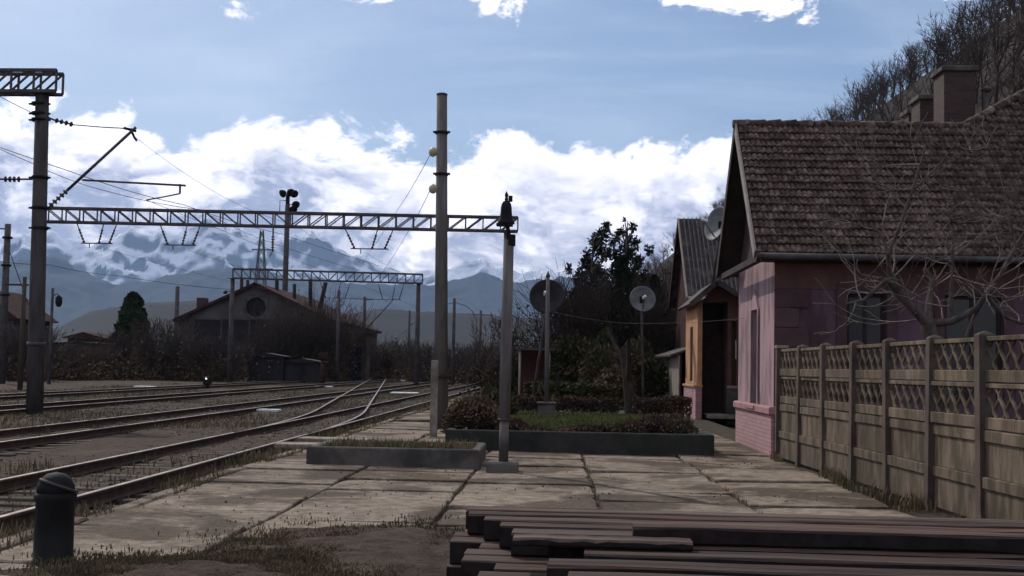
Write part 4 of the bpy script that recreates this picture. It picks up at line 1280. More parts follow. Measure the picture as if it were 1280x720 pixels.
def lattice_panel():
    fr_ = MB()
    fr_.box((-pl/2, -0.045, 0), (pl/2, 0.045, 0.125), 0.008)
    fr_.box((-pl/2, -0.035, PHT-0.055), (pl/2, 0.035, PHT-0.006), 0.006)
    n = 5; u = pl/n; h0, h1 = 0.12, PHT-0.05
    for sgn, off in ((1, 0.0), (-1, 0.0)):
        for i in range(-1, n+1):
            xa = -pl/2+(i+0.25)*u if sgn > 0 else -pl/2+(i+0.75)*u+u
            pts = []
            for k in range(7):
                t_ = k/6
                s_ = t_+0.055*math.sin(4*math.pi*t_)
                x_ = xa+sgn*u*s_*1.0
                pts.append((x_, 0.004*sgn, h0+(h1-h0)*t_))
            pts = [p for p in pts if -pl/2 <= p[0] <= pl/2]
            if len(pts) > 1:
                fr_.tube(pts, 0.021, 5, cap=False, smooth=True)
    return fr_
sp_m = solid_panel().mesh('solid_panel', MT['fence']); lp_m = lattice_panel().mesh('lattice_panel', MT['fence'])
for i in range(NP):
    p = fdir*i
    o = link(bpy.data.objects.new('post', post_m), fence); o.location = p; o.rotation_euler = (R(random.uniform(-.9, .9)), R(random.uniform(-1.1, 1.1)), ang+R(random.uniform(-2, 2)))
    if i < NP-1:
        mid = p+fdir*0.5
        for k in range(4):
            o = link(bpy.data.objects.new('solid_panel' if k < 2 else 'lattice_panel', sp_m if k < 2 else lp_m), fence)
            o.location = mid+Vector((random.uniform(-.016, .016), 0, k*PHT+0.01+random.uniform(-0.004, 0.004))); o.rotation_euler = (R(random.uniform(-1.0, 1.0)), R(random.uniform(-.25, .25)), ang+R(random.uniform(-.5, .5)))
MB().box(fl+Vector((-0.09, -0.12, FH-0.02)), fl+Vector((0.12, 0.10, FH+0.03))).build('cap', MT['concrete'], fence)
bd = gp(974, 572, 0)

# ------------------------------------------------------------------ pile of timber beams
def beam_mesh(L, w, h):
    mb = MB()
    nx = 14; vs, fs = [], []
    for i in range(nx+1):
        x = L*i/nx+(random.uniform(-0.05, 0.02) if i in (0, nx) else 0); dz = random.uniform(-0.003, 0.003); dy = random.uniform(-0.004, 0.004)
        e = random.uniform(0.008, 0.02)
        for (yy, zz) in ((-w/2+e, 0), (w/2-e, 0), (w/2, e), (w/2, h-e), (w/2-e, h), (-w/2+e, h), (-w/2, h-e), (-w/2, e)):
            vs.append((x, yy+dy, zz+dz))
    for i in range(nx):
        for k in range(8):
            j = (k+1) % 8
            fs.append((i*8+k, (i+1)*8+k, (i+1)*8+j, i*8+j))
    mb.add(vs, fs)
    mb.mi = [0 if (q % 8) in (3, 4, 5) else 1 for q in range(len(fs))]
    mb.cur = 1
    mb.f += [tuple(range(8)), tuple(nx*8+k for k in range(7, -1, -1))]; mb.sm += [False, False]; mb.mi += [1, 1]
    return mb
beam_meshes = {}
def place_beam(label, x, y, z, L, rot, w=0.25, h=0.155, tiltx=0.0):
    key = (L, w, h)
    if key not in beam_meshes:
        beam_meshes[key] = beam_mesh(L, w, h).mesh('wooden_sleeper', None, mats=[MT['timber'], MT['timber_side_shade']])
    o = link(bpy.data.objects.new('wooden_sleeper', beam_meshes[key]))
    o.location = (x, y, z); o.rotation_euler = (R(tiltx), 0, R(rot))
    return tag(o, label, 'timber beam', 'timber beams stacked by the fence')
for k, (yy, L) in enumerate(((9.35, 4.4), (9.07, 4.5), (8.79, 4.6), (8.51, 4.5), (8.22, 4.7), (7.93, 4.6), (7.63, 4.8), (7.32, 4.8), (7.02, 4.9), (6.72, 5.0), (6.40, 5.0))):
    for lay in (0, 1):
        lb_ = ('bottom', 'middle')[lay]+' layer sleeper end at the left of the stack, %s from the back' % ('first', 'second', 'third', 'fourth', 'fifth', 'sixth', 'seventh', 'eighth', 'ninth', 'tenth', 'last')[k]
        xo = -0.68+0.05*k*0.9+(0.10*math.sin(k*2.1+lay*1.3))
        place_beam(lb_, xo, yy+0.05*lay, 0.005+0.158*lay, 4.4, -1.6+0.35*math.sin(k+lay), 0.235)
ORD = ['farthest', 'second farthest', 'third farthest', 'fourth farthest', 'fifth farthest', 'sixth farthest', 'seventh', 'eighth']
tops = [(-0.62, 9.42, 4.30, -0.8, 0.22), (-0.55, 9.13, 4.35, -0.7, 0.20), (-0.40, 8.84, 4.55, -1.0, 0.20), (-0.30, 8.50, 4.7, -1.3, 0.22), (-0.22, 8.18, 4.9, -1.6, 0.26),
        (0.0, 7.76, 4.9, -1.9, 0.27), (0.22, 7.36, 5.0, -2.3, 0.25), (0.0, 6.93, 5.0, -2.8, 0.26), (0.1, 6.50, 5.0, -3.0, 0.26)]
for k, (x, y, L, rot, w) in enumerate(tops):
    lab = ['timber beam at the far back edge of the stack, beside the paving', 'second timber beam from the back of the stack', 'third timber beam from the back of the stack',
           'fourth timber beam from the back of the stack', 'wide pale timber beam across the middle of the stack', 'long reddish timber beam in the middle of the stack',
           'timber beam with a pale cut end near the front of the stack', 'second nearest timber beam on top of the stack', 'nearest timber beam at the front of the stack'][k]
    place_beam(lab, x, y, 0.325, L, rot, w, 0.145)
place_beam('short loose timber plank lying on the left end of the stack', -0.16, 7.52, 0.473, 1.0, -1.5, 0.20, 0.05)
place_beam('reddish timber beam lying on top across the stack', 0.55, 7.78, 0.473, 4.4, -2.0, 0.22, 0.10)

# ------------------------------------------------------------------ vegetation builders
def leaf_cloud(P, size, seed=0, flat=0.0, aspect=1.6):
    """quads of about the given size around points P; returns verts, faces"""
    r = np.random.default_rng(seed); n = len(P)
    a = r.normal(size=(n, 3)); a /= np.linalg.norm(a, axis=1, keepdims=True)
    b = r.normal(size=(n, 3)); b[:, 2] *= (1-flat); a[:, 2] *= (1-flat)
    a /= np.linalg.norm(a, axis=1, keepdims=True)
    b -= a*(a*b).sum(1, keepdims=True); b /= np.linalg.norm(b, axis=1, keepdims=True)
    s = size*r.uniform(0.55, 1.3, (n, 1))
    a = a*s*aspect/2; b = b*s/2
    V = np.stack([P-a, P+b*0.9, P+a, P-b*0.9], 1).reshape(-1, 3)
    F = np.arange(4*n).reshape(-1, 4)
    return V, F

def blob_points(c, rad, n, seed, shell=0.55, low=-0.9, clump=0.0):
    r = np.random.default_rng(seed)
    d = r.normal(size=(n, 3)); d /= np.linalg.norm(d, axis=1, keepdims=True)
    d[:, 2] = np.where(d[:, 2] < low, -d[:, 2], d[:, 2])
    rr = r.uniform(shell, 1.0, (n, 1))**0.6
    bump = 1.0
    if clump:
        k = r.normal(size=(26, 3)); k /= np.linalg.norm(k, axis=1, keepdims=True)
        dot = (d@k.T).max(1)
        bump = (1-clump+clump*np.clip((dot-0.75)/0.25, 0, 1)*1.25)[:, None]
    return np.array(c)+d*rr*np.array(rad)*bump

def shrub(name, label, cat, c, rad, n, size, mat, seed, group=None, clump=0.25, stems=True, low=-0.2):
    c = Vector(c); t = thing(name, label, cat, c, group)
    P = blob_points((c.x, c.y, c.z+rad[2]*0.12), rad, n, seed, 0.45, low, clump)
    P[:, 2] = np.maximum(P[:, 2], c.z+0.01)
    V, F = leaf_cloud(P, size, seed)
    np_obj('foliage', V, F, MT[mat], t)
    if stems:
        r = random.Random(seed); mb = MB()
        for k in range(14):
            a_ = r.uniform(0, 6.28); q = r.uniform(0.3, 0.95)
            e = c+Vector((math.cos(a_)*rad[0]*q, math.sin(a_)*rad[1]*q, rad[2]*math.sqrt(max(0.05, 1-q*q))*0.95))
            m_ = c+(e-c)*0.5+Vector((0, 0, 0.1*rad[2]))
            mb.tube([c, m_, e], [0.02, 0.014, 0.006], 4, cap=False)
        mb.build('stems', MT['bark'], t)
    return t

def bare_tree_segments(base, h, seed, spread=0.5, levels=5, r0=0.12, trunk=0.25, kids=(2, 4), gnarl=0.16, up=0.15, seglen=None, dir0=None):
    """list of polylines with radii for a leafless tree"""
    r = random.Random(seed); out = []
    def grow(p, d, ln, rad, lev):
        n = 4 if lev < 3 else 3
        pts, rs = [p.copy()], [rad]
        for i in range(n):
            d = (d+Vector((r.gauss(0, gnarl), r.gauss(0, gnarl), r.gauss(0, gnarl)+up*0.25))).normalized()
            p = p+d*(ln/n); pts.append(p.copy()); rs.append(rad*(1-0.45*(i+1)/n))
        out.append((lev, pts, rs))
        if lev >= levels: return
        k = r.randint(*kids)
        for j in range(k):
            i = r.randint(max(1, n-2), n) if lev == 0 else r.randint(1, n)
            sd = Vector((r.gauss(0, 1), r.gauss(0, 1), r.gauss(0, 0.6)))
            sd = (sd-d*sd.dot(d)).normalized()
            nd = (d*(1-spread*0.55)+sd*spread+Vector((0, 0, up))).normalized()
            grow(pts[i], nd, ln*r.uniform(0.55, 0.82), rs[i]*r.uniform(0.5, 0.72), lev+1)
        if lev > 0 or trunk < 0.5:
            grow(p, (d+Vector((0, 0, up*0.5))).normalized(), ln*0.7, rs[-1]*0.85, lev+1)
    grow(Vector(base), dir0 or Vector((0, 0, 1)), h*trunk, r0, 0)
    return out

def bare_tree(name, label, base, h, seed, mat='bark', group=None, thin=0.006, **k):
    t = thing(name, label, 'tree', base, group)
    segs = bare_tree_segments(base, h, seed, **k)
    tr, cr_ = MB(), MB()
    for lev, pts, rs in segs:
        (tr if lev == 0 else cr_).tube(pts, [max(q, thin) for q in rs], 7 if lev == 0 else (5 if lev < 3 else 3), cap=False)
    tr.build('trunk', MT[mat], t)
    if cr_.f: cr_.build('crown', MT[mat], t)
    return t

# ------------------------------------------------------------------ planters and beds
def rim_bed(name, label, x0, x1, y0, y1, h, th_, mat):
    t = thing(name, label, 'planter', ((x0+x1)/2, y0, 0))
    MB().box((x0, y0, -0.1), (x1, y0+th_, h), 0.02).build('front_kerb', mat, t)
    MB().box((x0, y1-th_, -0.1), (x1, y1, h), 0.02).build('rear_kerb', mat, t)
    MB().box((x0, y0+th_, -0.1), (x0+th_, y1-th_, h-0.004), 0.02).build('side_kerb', mat, t)
    MB().box((x1-th_, y0+th_, -0.1), (x1, y1-th_, h-0.004), 0.02).build('side_kerb', mat, t)
    xs = np.linspace(x0+th_, x1-th_, 30); ys = np.linspace(y0+th_, y1-th_, 30)
    X, Y = np.meshgrid(xs, ys, indexing='ij'); Z = h-0.10+(fbm(X, Y, 9, 4, 1.2)-0.5)*0.14
    np_obj('soil', np.stack([X, Y, Z], -1).reshape(-1, 3), grid_faces(30, 30), MT['soil'], t, smooth=True)
    return t

def grass_patch(name, label, pts, hgt, mat, seed, width=0.012, kind='stuff', parent=None):
    """tapering bent blades at points pts (N,3)"""
    r = np.random.default_rng(seed); n = len(pts)
    a = r.uniform(0, 2*math.pi, n); lean = r.uniform(0.05, 0.65, n); h = hgt*r.uniform(0.4, 1.25, n)
    dx, dy = np.cos(a), np.sin(a)
    w = width*r.uniform(0.6, 1.4, n)
    side = np.stack([-dy*w, dx*w, np.zeros(n)], 1)
    mid = pts+np.stack([dx*lean*h*0.3, dy*lean*h*0.3, h*0.6], 1)
    tip = pts+np.stack([dx*lean*h*0.9, dy*lean*h*0.9, h], 1)
    V = np.stack([pts-side, pts+side, mid+side*0.7, mid-side*0.7, tip+side*0.1, tip-side*0.1], 1).reshape(-1, 3)
    b = np.arange(n)*6
    F = np.concatenate([np.stack([b, b+1, b+2, b+3], 1), np.stack([b+3, b+2, b+4, b+5], 1)])
    o = np_obj(name, V, F, MT[mat], parent)
    if parent is None:
        tag(o, label, 'grass', kind=kind)
    else:
        o['kind'] = 'stuff'
    return o

# small planter
sp = rim_bed('planter', 'low grey concrete planter full of weeds, left of the bell post', -3.62, -1.05, 19.0, 20.9, 0.27, 0.14, MT['concrete_dark'])
# big planter
BX0, BX1, BY0, BY1 = -1.9, 2.92, 23.1, 39.0
lp = rim_bed('planter', 'big dark planter bed with hedges, lawn and the satellite dish mast', BX0, BX1, BY0, BY1, 0.36, 0.16, MT['kerb'])
n = 1500
pts = np.stack([rng.uniform(-3.45, -1.2, n), rng.uniform(19.15, 20.75, n), np.full(n, 0.17)], 1)
grass_patch('weeds', 'dry green weeds growing in the small planter', pts, 0.16, 'drygrass', 3, 0.010)
n = 26000
pts = np.stack([rng.uniform(-1.6, 2.5, n), rng.uniform(24.6, 33.0, n), np.full(n, 0.27)], 1)
grass_patch('lawn', 'short green lawn inside the big planter', pts, 0.12, 'grass', 4, 0.014)
# shrubs in the front row of the bed
shrub('shrub', 'rounded brown clipped shrub at the left corner of the big planter', 'shrub', (-1.45, 24.3, 0.25), (0.62, 0.65, 0.62), 5200, 0.05, 'dryshrub', 51, 'shrubs in the big planter')
shrub('shrub', 'dark low shrub left behind the bell post', 'shrub', (-1.35, 30.5, 0.25), (0.6, 0.7, 0.70), 3000, 0.07, 'ivy', 52, 'shrubs in the big planter')
fx = [(-0.75, 24.0, .38, .26), (-0.25, 23.8, .35, .15), (0.2, 23.9, .35, .14), (0.65, 23.8, .38, .18), (1.0, 24.1, .34, .20), (1.45, 23.9, .36, .30), (1.9, 24.2, .4, .36), (2.35, 23.9, .38, .40)]
fl_ = ['reddish low shrub right beside the bell post in the planter', 'sparse low shrub in front of the plinth', 'tiny dry shrub just right of the plinth', 'dry reddish shrub at the front middle of the planter',
       'dark red low shrub at the front kerb of the planter', 'brown low shrub in front of the planter tree trunk', 'taller brown shrub near the right end of the planter', 'rightmost pale brown shrub of the planter by the porch']
for k, (x, y, r_, h_) in enumerate(fx):
    shrub('shrub', fl_[k], 'shrub', (x, y, 0.26), (r_, r_, h_), 1100, 0.045, 'dryshrub' if k % 3 else 'redhedge', 60+k, 'shrubs in the big planter', 0.3)
def hedge(label, x0, x1, y, h, d, mat, seed, z=0.26, size=0.055, dens=1500):
    n = int(dens*(x1-x0)*h*2.2); r = np.random.default_rng(seed)
    P = np.stack([r.uniform(x0, x1, n), y+d/2*r.uniform(-1, 1, n), z+h*np.sqrt(r.uniform(0, 1, n))], 1)
    P[:, 2] += (fbm(P[:, 0], P[:, 1], seed, 3, 2.0)-0.5)*0.22
    V, F = leaf_cloud(P, size, seed)
    t = thing('hedge', label, 'hedge', ((x0+x1)/2, y, z), 'clipped hedges')
    np_obj('foliage', V, F, MT[mat], t)
    mb = MB(); k = x0+0.1
    while k < x1:
        mb.tube([(k, y, z-0.05), (k+random.uniform(-.1, .1), y, z+h*0.9)], [0.015, 0.006], 4, cap=False); k += 0.22
    mb.build('stems', MT['bark'], t)
hedge('long clipped reddish hedge behind the green lawn', -0.9, 1.75, 33.6, 0.50, 0.6, 'redhedge', 71)
hedge('short clipped reddish hedge right of the planter tree trunk', 2.05, 3.5, 32.5, 0.55, 0.7, 'redhedge', 72)
hedge('ragged green hedge beyond the planter', -0.9, 2.4, 42.0, 1.0, 0.9, 'ivy', 73, z=0.0, size=0.10, dens=500)

# tree trunk in the bed with lean prop
tb_ = gp(785, 520, 0.26)
t = bare_tree('tree', 'dark tree trunk with lopped limbs standing in the big planter', (tb_.x, 33.0, 0.2), 3.0, 12, 'bark_dark', spread=0.5, levels=1, r0=0.17, trunk=0.62, gnarl=0.06)
# post on a plinth
PLY = 31.0
pq = at(683, 520, PLY); pq.z = 0.26
pp = thing('plinth_post', 'slim grey pole standing on a dark square plinth in the planter', 'post', pq)
MB().box(pq+Vector((-0.21, -0.21, -0.1)), pq+Vector((0.21, 0.21, 0.36)), 0.02).build('plinth', MT['concrete_dark'], pp)
MB().box(pq+Vector((-0.24, -0.24, 0.36)), pq+Vector((0.24, 0.24, 0.42)), 0.015).build('plinth_cap', MT['concrete_dark'], pp)
tq = at(685, 347, PLY)
MB().tube([pq+Vector((0, 0, 0.40)), pq.lerp(tq, 0.5), tq], [0.062, 0.055, 0.045], 10).build('pole', MT['pole'], pp)
MB().lathe(tq, (0, 0, 1), [(0, 0.045), (0.03, 0.06), (0.06, 0.05), (0.16, 0.01)], 10).build('finial', MT['steel'], pp)

# satellite dishes
def dish(label, c, axis, r, mast_base, mat, arm=True):
    c = Vector(c); a = Vector(axis).normalized()
    t = thing('satellite_dish', label, 'satellite dish', mast_base, 'satellite dishes')
    prof = []
    for i in range(9):
        q = i/8; prof.append((0.16*r*2*q*q-0.16*r, r*q))
    back = [(d-0.02, q) for d, q in reversed(prof)]
    MB().lathe(c, a, prof+[(prof[-1][0]-0.01, r*1.015)]+back, 28).build('reflector', mat, t)
    mt_top = c-a*0.22*r
    MB().tube([Vector(mast_base), Vector((mt_top.x, mt_top.y, mt_top.z-r*0.35)), mt_top-a*0.05], 0.045, 8).build('mast', MT['steel'], t)
    MB().box(mt_top-Vector((0.08, 0.08, 0.12)), mt_top+Vector((0.08, 0.08, 0.12)), 0.01).build('bracket', MT['black'], t)
    if arm:
        lo = c+Vector((0, 0, -r*0.95)); fo = c+a*r*0.95
        MB().tube([lo, fo+Vector((0, 0, -0.08))], 0.02, 6).build('feed_arm', MT['steel'], t)
        MB().lathe(fo-a*0.02+Vector((0, 0, -0.04)), -a, [(-0.10, 0.03), (-0.08, 0.05), (0.06, 0.05), (0.1, 0.07), (0.11, 0.02)], 10).build('feed_horn', MT['white'], t)
    return t
c1 = at(684, 371, 38); b1_ = at(664, 487, 38.2); b1_.z = 0.2
dish('big black satellite dish behind the slim plinth pole', c1, (-0.10, -0.95, 0.25), 0.52, b1_, MT['dish_dark'])
c2 = at(803, 374, 44); b2_ = Vector((c2.x+0.1, 44.3, 0))
dish('pale grey satellite dish in front of the dark evergreen trees', c2, (0.12, -0.95, 0.22), 0.45, b2_, MT['dish_grey'])
c3 = at(897, 280, 41.4)
dish('grey satellite dish seen edge-on beside the gable of the pink house', c3, (-0.86, -0.45, 0.25), 0.58, (5.15, 41.6, 4.30), MT['dish_grey'])

# red shelter and small posts beyond the bed
rs = thing('shelter', 'small dark red shelter beyond the hedges, right of the bell post', 'shelter', (-0.6, 52, 0))
s0, s1 = at(648, 470, 52), at(702, 470, 52)
MB().box((s0.x+0.1, 53.2, 0), (s1.x, 53.3, 2.2)).build('back_wall', MT['red'], rs)
MB().box((s1.x-0.08, 52.0, 0), (s1.x, 53.2, 2.2)).build('side_wall', MT['red'], rs)
MB().box((s0.x-0.1, 51.7, 2.2), (s1.x+0.1, 53.5, 2.3)).build('roof', MT['brownwall'], rs)
MB().tube([(s0.x+0.05, 51.9, 0), (s0.x+0.05, 51.9, 2.2)], 0.045, 8).build('post', MT['board'], rs)
MB().tube([(s1.x-0.5, 51.9, 0), (s1.x-0.5, 51.9, 2.2)], 0.045, 8).build('post', MT['board'], rs)
MB().box((s0.x+0.4, 52.7, 0.42), (s1.x-0.2, 53.1, 0.47)).build('bench', MT['board'], rs)

# ------------------------------------------------------------------ trees on the right of the yard
def clump_tree(label, base, h, balls, mat, seed, leaf, nleaf, trunk_r=0.16, group='evergreens beyond the planter'):
    base = Vector(base); t = thing('pine_tree', label, 'tree', base, group)
    r = random.Random(seed)
    top = base+Vector((0, 0, h))
    MB().tube([base, base+Vector((0.1, 0, h*0.4)), base+Vector((-0.1, 0, h*0.75)), top], [trunk_r, trunk_r*0.75, trunk_r*0.45, 0.02], 8).build('trunk', MT['bark'], t)
    VV, FF, off = [], [], 0
    limbs = MB()
    for i, (dx, dy, z, rr) in enumerate(balls):
        c = base+Vector((dx, dy, z))
        rr *= 1.2
        P = blob_points(c, (rr, rr, rr*1.15), max(20, int(nleaf*rr*rr)), seed*100+i, 0.05, -2, 0.6)
        V, F = leaf_cloud(P, leaf, seed*100+i)
        VV.append(V); FF.append(F+off); off += len(V)
        zz = max(h*0.15, z-abs(dx)*0.9-0.5)
        s = base+Vector((0, 0, zz))
        limbs.tube([s, s.lerp(c, 0.5)+Vector((0, 0, -0.1)), c], [trunk_r*0.35, trunk_r*0.2, 0.02], 5, cap=False)
    np_obj('crown', np.concatenate(VV), np.concatenate(FF), MT[mat], t)
    limbs.build('limbs', MT['bark'], t)
    return t
YT = 62.0
def pb_(px, py): 
    p = at(px, py, YT); return p
def balls_from(px_list, bx):
    out = []
    r = random.Random(5)
    for px, py, rp in px_list:
        p = at(px, py, YT); out.append((p.x-bx, r.uniform(-0.9, 0.9), p.z, rp*YT/FPX))
    return out
bxa = at(740, 460, YT).x
clump_tree('ragged pine with ball-shaped tufts, leftmost of the evergreens', (bxa, YT, 0), at(755, 292, YT).z,
           balls_from([(711, 336, 5), (732, 330, 9), (727, 345, 8), (735, 318, 7), (745, 300, 8), (753, 293, 9), (757, 286, 6), (748, 312, 9), (744, 335, 10), (757, 318, 8),
                       (728, 362, 10), (740, 356, 11), (718, 372, 9), (752, 345, 9), (735, 380, 13), (752, 372, 12), (765, 305, 5), (722, 352, 6)], bxa), 'needle', 81, 0.105, 1700)
bxb = at(785, 460, YT).x
clump_tree('taller ragged pine with open top, middle of the evergreens', (bxb, YT+2, 0), at(783, 270, YT).z,
           balls_from([(780, 284, 6), (774, 291, 6), (795, 277, 6), (790, 292, 7), (785, 303, 8), (799, 298, 7), (771, 316, 8), (790, 315, 9), (803, 320, 6), (816, 308, 6), (780, 326, 10),
                       (797, 330, 9), (772, 338, 10), (790, 345, 11), (808, 342, 8), (802, 360, 12), (768, 355, 10), (783, 270, 2.5)], bxb), 'needle', 82, 0.105, 1700)
def thuja(label, px, ytop, ybot, Y, wpx, seed, mat='thuja'):
    top = at(px, ytop, Y); r = wpx*Y/FPX/2; h = top.z
    rr = np.random.default_rng(seed); n = 9000
    z = rr.uniform(0.1, 1, n); a = rr.uniform(0, 6.283, n)
    prof = np.sqrt(np.clip(1-z, 0, 1))*np.clip(z*6, 0, 1)**0.3*1.15
    bump = 0.82+0.3*fbm(a*3, z*9, seed, 3)
    q = prof*r*bump*rr.uniform(0.7, 1, n)
    P = np.stack([top.x+np.cos(a)*q, Y+np.sin(a)*q, z*h], 1)
    V, F = leaf_cloud(P, 0.16, seed)
    t = thing('thuja', label, 'tree', (top.x, Y, 0), 'evergreens beyond the planter')
    np_obj('crown', V, F, MT[mat], t)
    MB().tube([(top.x, Y, 0), (top.x, Y, h*0.9)], [0.16, 0.03], 7).build('trunk', MT['bark'], t)
thuja('dense dark columnar evergreen behind the pale satellite dish', 778, 322, 470, 56, 46, 91)
thuja('dense dark evergreen left of the ribbed roof', 818, 345, 470, 60, 50, 92)
bush_spots = [(715, 395, 52, 1.15, 2.6, 'ivy', 'ivy covered bush under the leftmost pine'), (745, 390, 53, 1.3, 2.9, 'ivy', 'tall ivy bush in the middle below the pines'),
              (760, 420, 47, 1.1, 2.2, 'ivy', 'round ivy bush left of the pale satellite dish'), (800, 412, 49, 1.25, 2.3, 'ivy', 'leafy bush below the pale satellite dish'),
              (835, 400, 58, 1.2, 3.0, 'dryshrub', 'brown bush between the evergreens and the board shed'), (690, 410, 56, 1.0, 2.3, 'ivy', 'dark bush behind the red shelter'),
              (655, 430, 64, 1.3, 2.0, 'dryshrub', 'dry brown bush seen right of the bell post'), (770, 445, 46, 0.9, 1.4, 'dryshrub', 'low brown bush in front of the ivy'),
              (630, 440, 72, 1.3, 1.9, 'dryshrub', 'reddish dry bush left of the bell post')]
for i, (px, py, Y, r_, h_, m_, lb) in enumerate(bush_spots):
    c = at(px, py, Y); shrub('bush', lb, 'bush', (c.x, Y, 0), (r_, r_, h_), 4200, 0.11, m_, 200+i, 'bushes beyond the planter', 0.35)
def twig_bush(label, px, Y, w, h, seed, mat='twig', group='bare bushes along the yard', thin=0.016, z=-0.15, nst=26, nl=2200, lsz=0.16, lmat='dryshrub'):
    c = at(px, 455, Y); t = thing('bare_bush', label, 'bush', (c.x, Y, z), group)
    r = random.Random(seed); mb = MB()
    for k in range(nst):
        d = Vector((r.gauss(0, 0.55), r.gauss(0, 0.4), 1)).normalized()
        b = (c.x+r.uniform(-w/2, w/2)*0.6, Y+r.uniform(-0.8, 0.8), z)
        for lev, pts, rs_ in bare_tree_segments(b, h*1.5, r.randint(0, 99999), spread=0.55, levels=3, r0=0.04, trunk=0.34, kids=(2, 3), gnarl=0.14, up=0.18, dir0=d):
            mb.tube([pts[0], pts[len(pts)//2], pts[-1]], [max(rs_[0], thin), thin, thin*0.8], 3, cap=False)
    mb.build('branches', MT[mat], t)
    n = nl; rg = np.random.default_rng(seed)
    P = np.stack([c.x+rg.normal(0, w*0.27, n), Y+rg.normal(0, 0.9, n), z+np.abs(rg.normal(0, h*0.36, n))], 1)
    V, F = leaf_cloud(P, lsz, seed); np_obj('dead_leaves', V, F, MT[lmat], t)
thick = [(668, 58, 4, 1.9, 'behind the black satellite dish mast'), (704, 60, 4, 2.7, 'right of the black satellite dish'), (728, 58, 4.5, 4.8, 'under the leftmost pine'),
         (758, 57, 4.5, 4.6, 'between the pines and the planter'), (790, 56, 4.5, 4.4, 'behind the pale satellite dish'), (822, 60, 4.5, 5.2, 'left of the ribbed roof'), (842, 66, 4.5, 6.2, 'behind the board shed')]
for i, (px, Y, w, h, lb) in enumerate(thick):
    twig_bush('dense dark twiggy thicket '+lb, px, Y, w, h, 640+i, 'bark_dark', 'thickets left of the station', 0.010, 0.0, 40, 5200, 0.12, 'thicket_leaf')
bare_tree('tree', 'thin bare sapling rising left of the black satellite dish', (at(648, 460, 70).x, 70, 0), 6.2, 33, 'bark', 'bare saplings', thin=0.012, spread=0.42, levels=4, r0=0.07, trunk=0.3, up=0.3)
bare_tree('tree', 'thin bare sapling between the bell post and the platform pole', (at(612, 460, 85).x, 85, 0), 6.5, 37, 'bark', 'bare saplings', thin=0.014, spread=0.5, levels=4, r0=0.07, trunk=0.3, up=0.25)
bare_tree('tree', 'bare bushy sapling just right of the platform pole', (at(585, 460, 95).x, 95, 0), 5.0, 39, 'bark', 'bare saplings', thin=0.014, spread=0.55, levels=4, r0=0.07, trunk=0.3, up=0.2)

# pruned fruit tree behind the fence
ft = Vector((5.75, 18.6, 0))
tt = thing('fruit_tree', 'pruned bare fruit tree with pale twigs behind the concrete fence', 'tree', ft)
mb0, mb1 = MB(), MB()
YFt = 18.6
def FT_(px, py, dy=0.0): return at(px, py, YFt+dy)
crot = FT_(1160, 405)
mb0.tube([ft, ft.lerp(crot, 0.6)+Vector((0.05, 0, 0)), crot], [0.15, 0.125, 0.11], 9, cap=False)
limbs = [([(1160, 405), (1140, 385), (1118, 362), (1108, 350)], 0.075, 0), ([(1150, 395), (1128, 372), (1112, 340), (1110, 318)], 0.06, -0.3),
         ([(1160, 405), (1162, 375), (1166, 350), (1155, 335)], 0.06, 0.4), ([(1160, 405), (1190, 402), (1222, 385), (1232, 368)], 0.07, -0.2),
         ([(1190, 402), (1188, 380), (1190, 345), (1191, 300)], 0.035, 0.2), ([(1232, 368), (1250, 345), (1270, 308), (1285, 285)], 0.04, 0.2),
         ([(1232, 368), (1255, 395), (1275, 404), (1300, 400)], 0.04, -0.2), ([(1108, 350), (1080, 375), (1058, 380)], 0.035, 0.1), ([(1232, 368), (1218, 395), (1208, 420)], 0.035, 0.0),
         ([(1110, 318), (1105, 300), (1090, 280)], 0.028, 0.1), ([(1110, 318), (1122, 290), (1140, 240), (1158, 180)], 0.03, -0.1), ([(1191, 330), (1175, 322), (1160, 320)], 0.02, 0.1),
         ([(1270, 308), (1262, 270), (1275, 235)], 0.02, 0.1), ([(1285, 285), (1310, 250), (1330, 200)], 0.03, 0.0), ([(1140, 240), (1180, 200), (1200, 172)], 0.018, 0.0)]
rr = random.Random(9)
for pl_, rad, dy in limbs:
    pts = [FT_(x, y, dy*i/len(pl_)) for i, (x, y) in enumerate(pl_)]
    mb1.tube(pts, [rad*(1-0.45*i/(len(pts)-1)) for i in range(len(pts))], 6, cap=False)
tw = MB()
for pl_, rad, dy in limbs:
    pts = [FT_(x, y, dy*i/len(pl_)) for i, (x, y) in enumerate(pl_)]
    for k in range(3):
        i = rr.randint(0, len(pts)-2); p = pts[i].lerp(pts[i+1], rr.random())
        d = Vector((rr.gauss(0, 1), rr.gauss(0, 0.6), rr.gauss(0.35, 0.8))).normalized()
        for lev, q, rs_ in bare_tree_segments(p, rr.uniform(1.2, 2.6), rr.randint(0, 99999), spread=0.5, levels=2, r0=min(0.013, rad*0.45), trunk=0.4, kids=(1, 3), gnarl=0.13, up=0.06, dir0=d):
            tw.tube(q, [max(v, 0.0036) for v in rs_], 4, cap=False)
mb0.build('trunk', MT['bark'], tt); mb1.build('limbs', MT['bark'], tt); tw.build('twigs', MT['bark_pale'], tt)

